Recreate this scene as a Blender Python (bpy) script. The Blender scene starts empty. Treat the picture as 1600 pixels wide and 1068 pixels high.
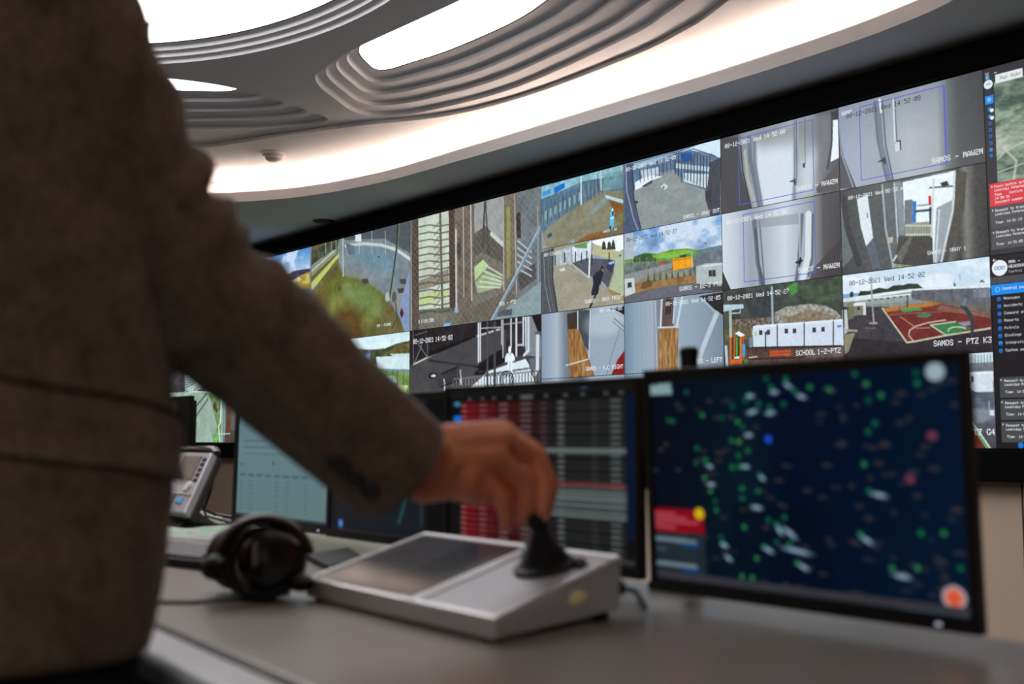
import bpy, bmesh, math, random
import numpy as np
from mathutils import Vector, Matrix
from mathutils.geometry import tessellate_polygon

# ------------------------------------------------------------------ camera, world, exposure
# Room frame: +X runs along the video wall towards the camera's right, +Y runs
# from the camera towards the video wall, Z is up, the floor is z = 0.
CAMZ = 0.975
PITCH = math.radians(4.917)
YAW = math.radians(50.315)
FPX = 1735.5                                  # focal length in pixels of a 1600 px wide frame
scn = bpy.context.scene
cam_data = bpy.data.cameras.new('camera')
cam = bpy.data.objects.new('camera', cam_data)
scn.collection.objects.link(cam)
cam.location = (0, 0, CAMZ)
cam.rotation_euler = (math.radians(90) + PITCH, 0, YAW)
cam_data.sensor_width = 36.0
cam_data.lens = FPX / 1600 * 36.0
cam_data.clip_start = 0.02
cam_data.dof.use_dof = True
cam_data.dof.focus_distance = 5.6
cam_data.dof.aperture_fstop = 3.2
scn.camera = cam

world = bpy.data.worlds.new('world')
scn.world = world
world.use_nodes = True
world.node_tree.nodes['Background'].inputs[0].default_value = (0.8, 0.85, 1.0, 1)
world.node_tree.nodes['Background'].inputs[1].default_value = 0.0
scn.view_settings.view_transform = 'Standard'
scn.view_settings.look = 'None'
scn.view_settings.gamma = 1.0
scn.view_settings.use_curve_mapping = False
scn.view_settings.exposure = 0.0
PANEL_LIGHT = 4.6                            # luminous ceiling panels
COVE_LIGHT = 45.0                            # warm LED strip in the cove
SCREEN = 1.0                                 # screens

random.seed(4)
rng = np.random.default_rng(7)

# ------------------------------------------------------------------ measuring helpers
SF, CF = math.sin(YAW), math.cos(YAW)
def ray(px, py):
    a = (px - 800) / FPX; b = -(py - 534) / FPX
    y = math.cos(PITCH) - b * math.sin(PITCH); z = math.sin(PITCH) + b * math.cos(PITCH)
    # camera forward (-sin yaw, cos yaw), right (cos yaw, sin yaw)
    return Vector((a * CF - y * SF, a * SF + y * CF, z)), y
def at(px, py, depth):                        # a point at a given distance along the view
    r, y = ray(px, py)
    return Vector((0, 0, CAMZ)) + r * (depth / y)
def on_wall(px, py, D):                       # a point on a plane parallel to the video wall
    r, y = ray(px, py)
    return Vector((0, 0, CAMZ)) + r * (D / r.y)
def on_level(px, py, z):                      # a point on a horizontal plane
    r, y = ray(px, py)
    return Vector((0, 0, CAMZ)) + r * ((z - CAMZ) / r.z)

# ------------------------------------------------------------------ materials
def lin(c):
    c = np.asarray(c, float) / 255.0
    return np.where(c <= 0.04045, c / 12.92, ((c + 0.055) / 1.055) ** 2.4)
def mat(name, col, rough=0.5, metal=0.0, spec=0.5, noise=None, bump=None, coat=0.0, sheen=0.0):
    m = bpy.data.materials.new(name); m.use_nodes = True
    nt = m.node_tree; b = nt.nodes['Principled BSDF']
    c = list(lin(col)) + [1]
    b.inputs['Base Color'].default_value = c
    b.inputs['Roughness'].default_value = rough
    b.inputs['Metallic'].default_value = metal
    b.inputs['Specular IOR Level'].default_value = spec
    b.inputs['Coat Weight'].default_value = coat
    b.inputs['Sheen Weight'].default_value = sheen
    tc = nt.nodes.new('ShaderNodeTexCoord')
    if noise:
        sc, amt = noise
        n = nt.nodes.new('ShaderNodeTexNoise'); n.inputs['Scale'].default_value = sc
        n.inputs['Detail'].default_value = 5
        r = nt.nodes.new('ShaderNodeMix'); r.data_type = 'RGBA'
        r.inputs[6].default_value = [x * (1 - amt) for x in c[:3]] + [1]
        r.inputs[7].default_value = [min(1, x * (1 + amt)) for x in c[:3]] + [1]
        nt.links.new(tc.outputs['Object'], n.inputs['Vector'])
        nt.links.new(n.outputs['Fac'], r.inputs[0])
        nt.links.new(r.outputs[2], b.inputs['Base Color'])
    if bump:
        sc, st = bump
        n2 = nt.nodes.new('ShaderNodeTexNoise'); n2.inputs['Scale'].default_value = sc
        n2.inputs['Detail'].default_value = 4
        bp = nt.nodes.new('ShaderNodeBump'); bp.inputs['Strength'].default_value = st
        bp.inputs['Distance'].default_value = 0.002
        nt.links.new(tc.outputs['Object'], n2.inputs['Vector'])
        nt.links.new(n2.outputs['Fac'], bp.inputs['Height'])
        nt.links.new(bp.outputs['Normal'], b.inputs['Normal'])
    return m
def glow(name, col, strength):
    m = bpy.data.materials.new(name); m.use_nodes = True
    b = m.node_tree.nodes['Principled BSDF']
    b.inputs['Base Color'].default_value = (0.8, 0.8, 0.8, 1)
    b.inputs['Emission Color'].default_value = list(col) + [1]
    b.inputs['Emission Strength'].default_value = strength
    return m
def screen_mat(name, strength, rough=0.35, spec=0.25):
    m = bpy.data.materials.new(name); m.use_nodes = True
    nt = m.node_tree; b = nt.nodes['Principled BSDF']
    b.inputs['Base Color'].default_value = (0.004, 0.004, 0.005, 1)
    b.inputs['Roughness'].default_value = rough
    b.inputs['Specular IOR Level'].default_value = spec
    a = nt.nodes.new('ShaderNodeVertexColor'); a.layer_name = 'picture'
    nt.links.new(a.outputs['Color'], b.inputs['Emission Color'])
    b.inputs['Emission Strength'].default_value = strength
    return m
def tweed():
    m = mat('jacket_tweed', (84, 72, 63), 0.95, spec=0.1, sheen=0.15)
    nt = m.node_tree; b = nt.nodes['Principled BSDF']
    tc = nt.nodes.new('ShaderNodeTexCoord')
    big = nt.nodes.new('ShaderNodeTexNoise'); big.inputs['Scale'].default_value = 34; big.inputs['Detail'].default_value = 6
    mp = nt.nodes.new('ShaderNodeMapping'); mp.inputs['Scale'].default_value = (1, 1, 0.35)
    fine = nt.nodes.new('ShaderNodeTexNoise'); fine.inputs['Scale'].default_value = 260; fine.inputs['Detail'].default_value = 3
    wv = nt.nodes.new('ShaderNodeTexWave'); wv.inputs['Scale'].default_value = 90; wv.inputs['Distortion'].default_value = 3
    wv.bands_direction = 'Z'
    mx = nt.nodes.new('ShaderNodeMath'); mx.operation = 'MULTIPLY_ADD'; mx.inputs[1].default_value = 0.5
    mx2 = nt.nodes.new('ShaderNodeMath'); mx2.operation = 'MULTIPLY_ADD'; mx2.inputs[1].default_value = 0.25
    ra = nt.nodes.new('ShaderNodeValToRGB')
    ra.color_ramp.elements[0].position = 0.34; ra.color_ramp.elements[0].color = list(lin((50, 41, 35))) + [1]
    ra.color_ramp.elements[1].position = 0.76; ra.color_ramp.elements[1].color = list(lin((128, 108, 92))) + [1]
    nt.links.new(tc.outputs['Object'], mp.inputs[0])
    nt.links.new(mp.outputs[0], fine.inputs['Vector'])
    nt.links.new(tc.outputs['Object'], big.inputs['Vector']); nt.links.new(tc.outputs['Object'], wv.inputs['Vector'])
    soft = nt.nodes.new('ShaderNodeMath'); soft.operation = 'MULTIPLY'; soft.inputs[1].default_value = 0.35
    nt.links.new(big.outputs['Fac'], soft.inputs[0])
    nt.links.new(fine.outputs['Fac'], mx.inputs[0]); nt.links.new(soft.outputs[0], mx.inputs[2])
    nt.links.new(wv.outputs['Fac'], mx2.inputs[0]); nt.links.new(mx.outputs[0], mx2.inputs[2])
    nt.links.new(mx2.outputs[0], ra.inputs[0]); nt.links.new(ra.outputs[0], b.inputs['Base Color'])
    bp = nt.nodes.new('ShaderNodeBump'); bp.inputs['Strength'].default_value = 0.4; bp.inputs['Distance'].default_value = 0.0015
    nt.links.new(fine.outputs['Fac'], bp.inputs['Height']); nt.links.new(bp.outputs['Normal'], b.inputs['Normal'])
    return m
def skin():
    m = mat('skin', (202, 122, 87), 0.5, spec=0.4, noise=(28, 0.18), bump=(160, 0.25))
    b = m.node_tree.nodes['Principled BSDF']
    b.inputs['Subsurface Weight'].default_value = 0.12
    b.inputs['Subsurface Radius'].default_value = (0.02, 0.008, 0.004)
    b.inputs['Subsurface Scale'].default_value = 0.3
    return m

M = dict(
    ceiling=mat('ceiling_plaster', (214, 214, 216), 0.85, spec=0.2, noise=(3, 0.02)),
    wall=mat('beige_wall_panel', (226, 204, 181), 0.85, spec=0.2, noise=(220, 0.06), bump=(300, 0.2)),
    seam=mat('panel_seam', (70, 62, 56), 0.9),
    floor=mat('carpet_floor', (62, 64, 70), 0.95, spec=0.1, noise=(90, 0.2), bump=(200, 0.5)),
    black=mat('black_metal', (14, 14, 15), 0.55, spec=0.3, noise=(40, 0.1)),
    frame=mat('matt_black_surround', (8, 8, 9), 0.8, spec=0.1, noise=(40, 0.1)),
    bezel=mat('monitor_plastic', (16, 16, 18), 0.4, spec=0.4, noise=(60, 0.1)),
    desk=mat('grey_laminate', (134, 128, 121), 0.30, spec=0.75, noise=(6, 0.04)),
    edge=mat('desk_edge_pad', (196, 198, 202), 0.45, spec=0.4, noise=(14, 0.03)),
    groove=mat('desk_groove', (84, 80, 76), 0.8),
    deskdark=mat('desk_carcass', (52, 50, 50), 0.7, noise=(10, 0.1)),
    alu=mat('brushed_silver', (196, 194, 194), 0.42, metal=0.35, spec=0.5, noise=(80, 0.05)),
    alutop=mat('satin_grey_plate', (158, 156, 162), 0.45, metal=0.2, spec=0.5, noise=(120, 0.04)),
    rim=mat('polished_rim', (222, 222, 224), 0.28, metal=0.5, spec=0.6, noise=(50, 0.02)),
    glass=mat('dark_touch_glass', (30, 31, 36), 0.2, spec=0.6, noise=(12, 0.15)),
    rubber=mat('black_rubber', (15, 15, 15), 0.6, spec=0.35, noise=(90, 0.15)),
    gloss=mat('glossy_black', (17, 17, 18), 0.25, spec=0.5, noise=(30, 0.1)),
    brown=mat('earpad_leather', (44, 34, 32), 0.45, spec=0.4, noise=(60, 0.2), bump=(120, 0.3)),
    painted_glint=mat('yellow_glint', (255, 228, 170), 0.35, noise=(40, 0.05)),
    tweed=tweed(), skin=skin(),
    seamcloth=mat('dark_stitching', (34, 27, 23), 0.95, spec=0.1, noise=(200, 0.2)),
    button=mat('dark_button', (20, 17, 16), 0.5, noise=(80, 0.2)),
    trouser=mat('dark_trousers', (26, 27, 33), 0.9, spec=0.1, noise=(180, 0.2)),
    shoe=mat('black_leather', (20, 17, 16), 0.35, noise=(60, 0.2)),
    hair=mat('dark_hair', (40, 31, 26), 0.7, noise=(120, 0.3), bump=(200, 0.6)),
    white=mat('white_shirt', (226, 226, 226), 0.8, noise=(100, 0.03)),
    phone=mat('phone_silver', (150, 150, 156), 0.4, metal=0.2, noise=(60, 0.06)),
    phoneglass=mat('phone_display', (52, 50, 54), 0.25, noise=(30, 0.1)),
    key=mat('grey_key', (112, 110, 112), 0.55, noise=(90, 0.1)),
    paper=mat('printed_paper', (150, 156, 148), 0.8, noise=(40, 0.06)),
    green=mat('green_print', (110, 170, 108), 0.8, noise=(40, 0.1)),
    blue=mat('blue_key', (70, 150, 205), 0.5, noise=(40, 0.05)),
    cable=mat('grey_cable', (84, 84, 86), 0.5, noise=(60, 0.1)),
    detector=mat('detector_plastic', (226, 216, 208), 0.5, noise=(60, 0.03)),
    lightpanel=glow('luminous_panel', (1.0, 0.985, 1.0), PANEL_LIGHT),
    added_fillpanel=glow('added_fill_panel', (1.0, 0.98, 0.96), PANEL_LIGHT*.72),
    cove=glow('warm_led', (1.0, 0.75, 0.61), COVE_LIGHT),
    led=glow('white_led', (0.7, 0.72, 1.0), 0.5),
    wallscreen=screen_mat('video_wall_picture', SCREEN),
    deskscreen=screen_mat('monitor_picture', SCREEN*.8, 0.3, 0.15),
)

# ------------------------------------------------------------------ object helpers
def link(o):
    scn.collection.objects.link(o); return o
def tag(o, label, cat, group=None):
    o['label'] = label; o['category'] = cat
    if group: o['group'] = group
    return o
def root(name, loc, label, cat, group=None):
    o = link(bpy.data.objects.new(name, None)); o.location = loc
    o.empty_display_size = 0.05
    return tag(o, label, cat, group)
class MB:
    """collects shapes in room coordinates, then links them as ONE mesh object"""
    def __init__(s): s.v = []; s.f = []
    def add(s, vs, fs):
        n = len(s.v); s.v += [Vector(p) for p in vs]; s.f += [tuple(i + n for i in f) for f in fs]; return s
    def box(s, a, b, T=None):
        (x0, y0, z0), (x1, y1, z1) = a, b
        vs = [Vector(p) for p in ((x0,y0,z0),(x1,y0,z0),(x1,y1,z0),(x0,y1,z0),(x0,y0,z1),(x1,y0,z1),(x1,y1,z1),(x0,y1,z1))]
        if T: vs = [T @ p for p in vs]
        return s.add(vs, [(0,3,2,1),(4,5,6,7),(0,1,5,4),(1,2,6,5),(2,3,7,6),(3,0,4,7)])
    def loft(s, rings, cap0=True, cap1=True, closed=True):
        n = len(rings[0]); base = len(s.v); fs = []
        for k in range(len(rings) - 1):
            for i in range(n if closed else n - 1):
                j = (i + 1) % n
                fs.append((k*n+i, k*n+j, (k+1)*n+j, (k+1)*n+i))
        if cap0: fs.append(tuple(range(n - 1, -1, -1)))
        if cap1: fs.append(tuple((len(rings)-1)*n + i for i in range(n)))
        return s.add([p for r in rings for p in r], fs)
    def tube(s, path, r, seg=12, caps=True):
        path = [Vector(p) for p in path]; rings = []; ref = None
        for i, p in enumerate(path):
            t = (path[min(i+1, len(path)-1)] - path[max(i-1, 0)]).normalized()
            if ref is None:
                ref = Vector((0,0,1)) if abs(t.z) < 0.9 else Vector((1,0,0))
            a = (ref - t * ref.dot(t)).normalized(); b = t.cross(a); ref = a
            rr = r[i] if hasattr(r, '__len__') else r
            rings.append([p + (a*math.cos(q) + b*math.sin(q)) * rr for q in [2*math.pi*k/seg for k in range(seg)]])
        return s.loft(rings, caps, caps)
    def cyl(s, p, q, r0, r1=None, seg=24):
        return s.tube([p, q], [r0, r0 if r1 is None else r1], seg)
    def lathe(s, base, axis, prof, seg=28):
        """prof = [(height along axis, radius)]"""
        ax = Vector(axis).normalized(); ref = Vector((0,0,1)) if abs(ax.z) < 0.9 else Vector((1,0,0))
        a = (ref - ax*ref.dot(ax)).normalized(); b = ax.cross(a); base = Vector(base)
        rings = [[base + ax*h + (a*math.cos(2*math.pi*k/seg) + b*math.sin(2*math.pi*k/seg))*max(r, 1e-4) for k in range(seg)] for h, r in prof]
        return s.loft(rings)
    def ell(s, c, r, T=None, nu=20, nv=12):
        c = Vector(c); rings = []
        for i in range(1, nv):
            th = math.pi * i / nv
            rings.append([Vector((r[0]*math.sin(th)*math.cos(2*math.pi*k/nu), r[1]*math.sin(th)*math.sin(2*math.pi*k/nu), -r[2]*math.cos(th))) for k in range(nu)])
        if T: rings = [[T @ p for p in rg] for rg in rings]
        return s.loft([[c + p for p in rg] for rg in rings])
    def capsule(s, p, q, r0, r1, seg=16):
        p, q = Vector(p), Vector(q); d = q - p; L = d.length; pr = []
        for k in range(1, 6): a = math.pi/2 * (1 - k/6); pr.append((-r0*math.sin(a), r0*math.cos(a)))
        pr.append((0, r0)); pr.append((L, r1))
        for k in range(1, 6): a = math.pi/2 * k/6; pr.append((L + r1*math.sin(a), r1*math.cos(a)))
        return s.lathe(p, d, pr, seg)
    def prism(s, poly, z0, z1):
        n = len(poly)
        return s.add([(x, y, z0) for x, y in poly] + [(x, y, z1) for x, y in poly],
                     [tuple(range(n-1, -1, -1)), tuple(range(n, 2*n))] + [(i, (i+1) % n, n+(i+1) % n, n+i) for i in range(n)])
    def build(s, name, m, parent=None, smooth=False, bevel=0.0, seg=2, loc=None, angle=40):
        o0 = parent_origin(parent) if parent else Vector(loc) if loc is not None else Vector((0,0,0))
        me = bpy.data.meshes.new(name); me.from_pydata([tuple(p - o0) for p in s.v], [], s.f)
        bm = bmesh.new(); bm.from_mesh(me); bmesh.ops.recalc_face_normals(bm, faces=bm.faces)
        bm.to_mesh(me); bm.free()
        me.materials.append(m)
        o = link(bpy.data.objects.new(name, me))
        if parent: o.parent = parent
        else: o.location = o0
        if bevel:
            b = o.modifiers.new('bevel', 'BEVEL'); b.width = bevel; b.segments = seg; b.limit_method = 'ANGLE'; b.angle_limit = math.radians(35)
        if smooth:
            me.polygons.foreach_set('use_smooth', [True]*len(me.polygons))
            try: me.set_sharp_from_angle(angle=math.radians(angle))
            except Exception: pass
        return o
def parent_origin(o):
    p = Vector((0,0,0))
    while o is not None:
        p += Vector(o.location); o = o.parent
    return p
def structure(o):
    o['kind'] = 'structure'; return o
def spline(ctrl, per=8):
    """closed Catmull-Rom through 2D control points"""
    n = len(ctrl); out = []
    for i in range(n):
        p0, p1, p2, p3 = [np.array(ctrl[(i+k) % n], float) for k in (-1, 0, 1, 2)]
        for j in range(per):
            t = j / per
            out.append(tuple(0.5*((2*p1) + (-p0+p2)*t + (2*p0-5*p1+4*p2-p3)*t*t + (-p0+3*p1-3*p2+p3)*t**3)))
    return out
def offset(poly, d):
    """outward for a positive d (works for either winding)"""
    P = np.array(poly); a = np.roll(P, 1, 0); b = np.roll(P, -1, 0)
    t = b - a; t /= np.linalg.norm(t, axis=1)[:, None]
    n = np.stack([t[:,1], -t[:,0]], 1)
    area = 0.5*np.sum(P[:,0]*np.roll(P[:,1],-1) - np.roll(P[:,0],-1)*P[:,1])
    if area < 0: n = -n
    return [tuple(q) for q in P + n*d]
def flat(mb, outer, holes, z):
    loops = [[Vector((x, y, 0)) for x, y in l] for l in [outer] + holes]
    pts = [p for l in loops for p in l]
    tris = tessellate_polygon(loops)
    mb.add([(p.x, p.y, z) for p in pts], [tuple(t) for t in tris])
def strip(mb, A, zA, B, zB):
    n = len(A)
    mb.add([(x, y, zA) for x, y in A] + [(x, y, zB) for x, y in B], [(i, (i+1) % n, n+(i+1) % n, n+i) for i in range(n)])

# ------------------------------------------------------------------ room shell
WALL = 3.87                                    # face of the wall behind the video wall
X0, X1, Y0 = -10.6, 3.2, -4.2
ZS = CAMZ + 1.45                               # soffit
ZC = CAMZ + 1.64                               # cove ceiling
ZM = CAMZ + 1.66                               # main ceiling
ZP = CAMZ + 1.74                               # luminous panels
structure(MB().box((X0-.1, Y0-.1, -.1), (X1+.1, WALL+.2, 0)).build('floor', M['floor']))
structure(MB().box((X0, WALL, 0), (X1, WALL+.1, ZS+.5)).build('wall_back', M['wall']))
structure(MB().box((X0-.1, Y0, 0), (X0, WALL+.1, ZS+.5)).build('wall_left', M['wall']))
structure(MB().box((X1, Y0, 0), (X1+.1, WALL+.1, ZS+.5)).build('wall_right', M['wall']))
structure(MB().box((X0, Y0-.1, 0), (X1, Y0, ZS+.5)).build('wall_front', M['wall']))
g = MB()
xs = -1.872
while xs > X0: g.box((xs-.003, WALL-.0015, 0), (xs+.003, WALL+.001, CAMZ-.16)); xs -= 1.2
for xs in (-.672, .528, 1.728, 2.928): g.box((xs-.003, WALL-.0015, 0), (xs+.003, WALL+.001, ZS))
structure(g.build('trim_1', M['seam']))

LIP = spline([(-6.72,2.45),(-6.405,2.894),(-6.109,3.134),(-5.767,3.293),(-5.25,3.41),(-4.6,3.45),(-3.945,3.478),(-3.392,3.497),(-2.9,3.517),
              (-2.38,3.512),(-2.07,3.481),(-1.821,3.42),(-1.3,3.2),(-.85,2.8),(-.55,2.2),(-.45,1.4),(-.55,.5),(-.95,-.3),(-1.8,-.9),(-3.3,-1.2),
              (-4.9,-1.05),(-6.1,-.5),(-6.8,.3),(-7.02,1.2),(-6.95,1.9)], 6)
EDGE = spline([(-6.15,2.3),(-5.899,2.597),(-5.39,2.831),(-4.929,3.054),(-4.496,3.30),(-3.966,3.398),(-3.275,3.385),(-2.944,3.335),(-2.69,3.256),
               (-2.1,2.98),(-1.55,2.5),(-1.2,1.9),(-1.1,1.2),(-1.25,.4),(-1.75,-.2),(-3.2,-.6),(-4.8,-.5),(-5.85,0.0),(-6.35,.8),(-6.4,1.6)], 7)
OP = []
# (opening outline at the main ceiling, panel outline at the top of the recess, number of steps)
OP.append((spline([(-3.6+1.45*math.cos(a), 1.2+1.07*math.sin(a)) for a in [2*math.pi*k/24 for k in range(24)]], 4),
           spline([(-3.6+1.345*math.cos(a), 1.2+.978*math.sin(a)) for a in [2*math.pi*k/24 for k in range(24)]], 4), 3))
OP.append((spline([(-3.283,2.471),(-3.62,2.457),(-3.987,2.443),(-4.261,2.465),(-4.42,2.493),(-4.546,2.587),(-4.675,2.75),(-4.80,2.94),(-4.769,3.09),
                   (-4.495,3.225),(-3.95,3.315),(-3.161,3.247),(-2.881,3.177),(-2.65,3.09),(-2.3,2.88),(-2.2,2.68),(-2.42,2.52),(-2.85,2.48)], 6),
           spline([(-3.3,2.545),(-3.62,2.54),(-3.95,2.535),(-4.12,2.55),(-4.207,2.585),(-4.267,2.635),(-4.33,2.71),(-4.378,2.785),(-4.34,2.838),
                   (-4.2,2.866),(-3.93,2.906),(-3.5,2.91),(-3.221,2.862),(-3.0,2.80),(-2.75,2.71),(-2.66,2.63),(-2.75,2.57),(-3.0,2.55)], 6), 4))
OP.append((spline([(-5.9,2.0),(-5.759,2.299),(-5.581,2.513),(-5.304,2.775),(-5.139,2.88),(-5.03,2.905),(-4.965,2.85),(-4.89,2.568),(-4.83,2.296),(-4.86,2.08),
                   (-4.95,1.88),(-5.2,1.62),(-5.5,1.52),(-5.8,1.66)], 7),
           spline([(-5.5,1.93),(-5.38,2.1),(-5.27,2.23),(-5.175,2.36),(-5.11,2.415),(-5.055,2.415),(-5.02,2.37),(-4.985,2.28),(-4.97,2.16),(-4.985,2.02),
                   (-5.06,1.9),(-5.22,1.76),(-5.4,1.72),(-5.5,1.8)], 7), 4))
mirror_u = lambda P: [(-7.5-x, y) for x, y in P]
mirror_d = lambda P: [(x, 2.36-y) for x, y in P]
OP.append((mirror_u(OP[2][0]), mirror_u(OP[2][1]), 4))
OP.append((mirror_d(OP[1][0]), mirror_d(OP[1][1]), 4))
roomrect = [(X0, Y0), (X1, Y0), (X1, WALL), (X0, WALL)]
B1, B2 = offset(LIP, .03), offset(LIP, .30)
mb = MB()
flat(mb, EDGE, [o for o, _, _ in OP], ZM)
structure(mb.build('ceiling', M['ceiling'], smooth=True))
mb = MB(); flat(mb, roomrect, [LIP], ZS); strip(mb, LIP, ZS, LIP, ZS+.06); strip(mb, LIP, ZS+.06, B1, ZS+.06)
strip(mb, B1, ZS+.06, B1, ZS+.04); strip(mb, B1, ZS+.04, B2, ZS+.04); strip(mb, B2, ZS+.04, B2, ZC)
structure(mb.build('trim_2', M['ceiling'], smooth=True, angle=30))
mb = MB(); flat(mb, B2, [EDGE], ZC); strip(mb, EDGE, ZC, EDGE, ZM)
structure(mb.build('trim_3', M['ceiling'], smooth=True, angle=30))
PANEL_TEXT = ('large oval luminous ceiling panel nearest the camera, top left of the photo',
              'long luminous ceiling panel with pointed left end and deep stepped surround, top middle',
              'small far luminous ceiling panel beside the shoulder of the person, flat bright sliver',
              'luminous ceiling panel out of frame above the blue map monitor', 'long luminous ceiling panel out of frame behind the oval one')
for k, (A, B, n) in enumerate(OP):
    mb = MB(); A_, B_ = np.array(A), np.array(B); ZP = CAMZ + (1.715 if k == 0 else 1.74); h = (ZP - ZM) / n
    lerp = lambda t: [tuple(q) for q in A_*(1-t) + B_*t]
    for i in range(n):
        a, b = lerp(i/n), lerp((i+1)/n)
        a2 = [tuple(q) for q in np.array(a)*.93 + np.array(b)*.07]
        strip(mb, a, ZM+i*h, a2, ZM+(i+.8)*h)
        a3 = [tuple(q) for q in np.array(a)*.80 + np.array(b)*.20]
        strip(mb, a2, ZM+(i+.8)*h, a3, ZM+(i+1)*h)
        strip(mb, a3, ZM+(i+1)*h, b, ZM+(i+1)*h)
    strip(mb, B, ZP, B, ZP+.02)
    structure(mb.build('trim_%d' % (4+k), M['ceiling'], smooth=True, angle=80))
    c = np.mean(B_, axis=0)
    r = root('ceiling_light_panel', (c[0], c[1], ZP), PANEL_TEXT[k], 'ceiling light', 'luminous ceiling panels')
    mb = MB(); Bi = offset(B, -.004)
    flat(mb, Bi, [], ZP+.004); flat(mb, Bi, [], ZP+.016); strip(mb, Bi, ZP+.004, Bi, ZP+.016)
    mb.build('diffuser', M['lightpanel'], r)
    mb = MB(); strip(mb, B, ZP+.001, offset(B, -.006), ZP+.001); strip(mb, offset(B, -.006), ZP+.001, offset(B, -.006), ZP+.004); strip(mb, B, ZP+.001, B, ZP+.004)
    mb.build('retaining_frame', M['black'], r)
mb = MB(); s0, s1 = offset(LIP, .075), offset(LIP, .087)
strip(mb, s0, ZS+.0402, s0, ZS+.058); strip(mb, s0, ZS+.058, s1, ZS+.058); strip(mb, s1, ZS+.058, s1, ZS+.0402); strip(mb, s0, ZS+.0402, s1, ZS+.0402)
tag(mb.build('cove_light_strip', M['cove']), 'glowing warm white light strip running in the curved ceiling cove', 'cove light')
r = root('ceiling_light_panel', (.9, -1.5, ZS), 'rectangular fill light panel added in the soffit behind the camera, unseen', 'ceiling light', 'luminous ceiling panels')  # added fill light sharing the ceiling panels' name and group
MB().box((.2, -2.4, ZS-.012), (1.6, -.6, ZS-.002)).build('diffuser', M['added_fillpanel'], r)  # unseen glowing panel added to brighten the person and desk
m_ = MB()
for a_, b_ in (((.16,-2.44),(1.64,-2.4)), ((.16,-.6),(1.64,-.56)), ((.16,-2.4),(.2,-.6)), ((1.6,-2.4),(1.64,-.6))): m_.box((a_[0], a_[1], ZS-.016), (b_[0], b_[1], ZS))
m_.build('retaining_frame', M['rim'], r)  # frame of the added unseen fill panel
p = on_level(428, 240, ZC)
r = root('smoke_detector', p, 'small round cream detector on the pink lit cove ceiling', 'smoke detector')
MB().lathe(p, (0,0,-1), [(0,.07),(.012,.07),(.02,.062)]).build('base', M['detector'], r, smooth=True)
MB().lathe(p-Vector((0,0,.02)), (0,0,-1), [(0,.05),(.012,.05),(.024,.035),(.028,.01)]).build('sensor_cap', M['detector'], r, smooth=True)
p = on_level(506, 345, ZS)
r = root('ceiling_speaker', p, 'dark round recessed fitting in the blue grey soffit above the video wall', 'ceiling fitting')
MB().lathe(p, (0,0,-1), [(0,.075),(.004,.075),(.006,.06)]).build('trim_ring', M['black'], r, smooth=True)
MB().lathe(p-Vector((0,0,.006)), (0,0,-1), [(0,.055),(.003,.05)]).build('grille', M['seam'], r, smooth=True)

# ------------------------------------------------------------------ pictures on screens
FONT = {}
def _font():
    rows = {' ':'0000000000','-':'0808080808','.':'0000606000','/':'2010080402',':':'0000140000','0':'3E5149453E','1':'00427F4000','2':'7249494946','3':'2141494D33',
    '4':'1814127F10','5':'2745454539','6':'3C4A494931','7':'4121110907','8':'3649494936','9':'464949291E','A':'7C1211127C','B':'7F49494936','C':'3E41414122','D':'7F4141413E',
    'E':'7F49494941','F':'7F09090901','G':'3E41415173','H':'7F0808087F','I':'00417F4100','J':'2040413F01','K':'7F08142241','L':'7F40404040','M':'7F021C027F','N':'7F0408107F',
    'O':'3E4141413E','P':'7F09090906','Q':'3E4151215E','R':'7F09192946','S':'2649494932','T':'03017F0103','U':'3F4040403F','V':'1F2040201F','W':'3F4038403F','X':'6314081463',
    'Y':'0304780403','Z':'6159494D43','a':'2054547840','b':'7F28444438','c':'3844444428','d':'384444287F','e':'3854545418','f':'00087E0902','g':'18A4A49C78','h':'7F08040478',
    'i':'00447D4000','j':'2040403D00','k':'7F10284400','l':'00417F4000','m':'7C04780478','n':'7C08040478','o':'3844444438','p':'FC18242418','q':'18242418FC','r':'7C08040408',
    's':'4854545424','t':'04043F4424','u':'3C4040207C','v':'1C2040201C','w':'3C4030403C','x':'4428102844','y':'4C9090907C','z':'4464544C44'}
    for ch, h in rows.items():
        FONT[ch] = [int(h[2*i:2*i+2], 16) for i in range(5)]
_font()
def text_runs(txt):
    """vertical pixel runs of a text in font units: (column, row0, row1)"""
    out = []; x0 = -6
    for ch in txt:
        x0 += 6
        if ch == '~': x0 -= 3; continue          # a narrow space
        for c, bits in enumerate(FONT.get(ch, FONT['-'])):
            r = 0
            while r < 8:
                if bits >> r & 1:
                    q = r
                    while q < 8 and bits >> q & 1: q += 1
                    out.append((x0+c, r, q)); r = q
                else: r += 1
    return out
def vnoise(h, w, cy, cx, oct=3):
    out = np.zeros((h, w)); amp = 1; tot = 0
    for o in range(oct):
        gy, gx = max(2, int(cy*2**o)), max(2, int(cx*2**o))
        g = rng.random((gy+1, gx+1))
        y = np.linspace(0, gy-1e-6, h); x = np.linspace(0, gx-1e-6, w)
        yi, xi = y.astype(int), x.astype(int); fy, fx = (y-yi)[:,None], (x-xi)[None]
        fy, fx = fy*fy*(3-2*fy), fx*fx*(3-2*fx)
        a = g[yi][:,xi]; b = g[yi][:,xi+1]; c = g[yi+1][:,xi]; d = g[yi+1][:,xi+1]
        out += amp*((a*(1-fx)+b*fx)*(1-fy)+(c*(1-fx)+d*fx)*fy); tot += amp; amp *= .55
    return out/tot
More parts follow.
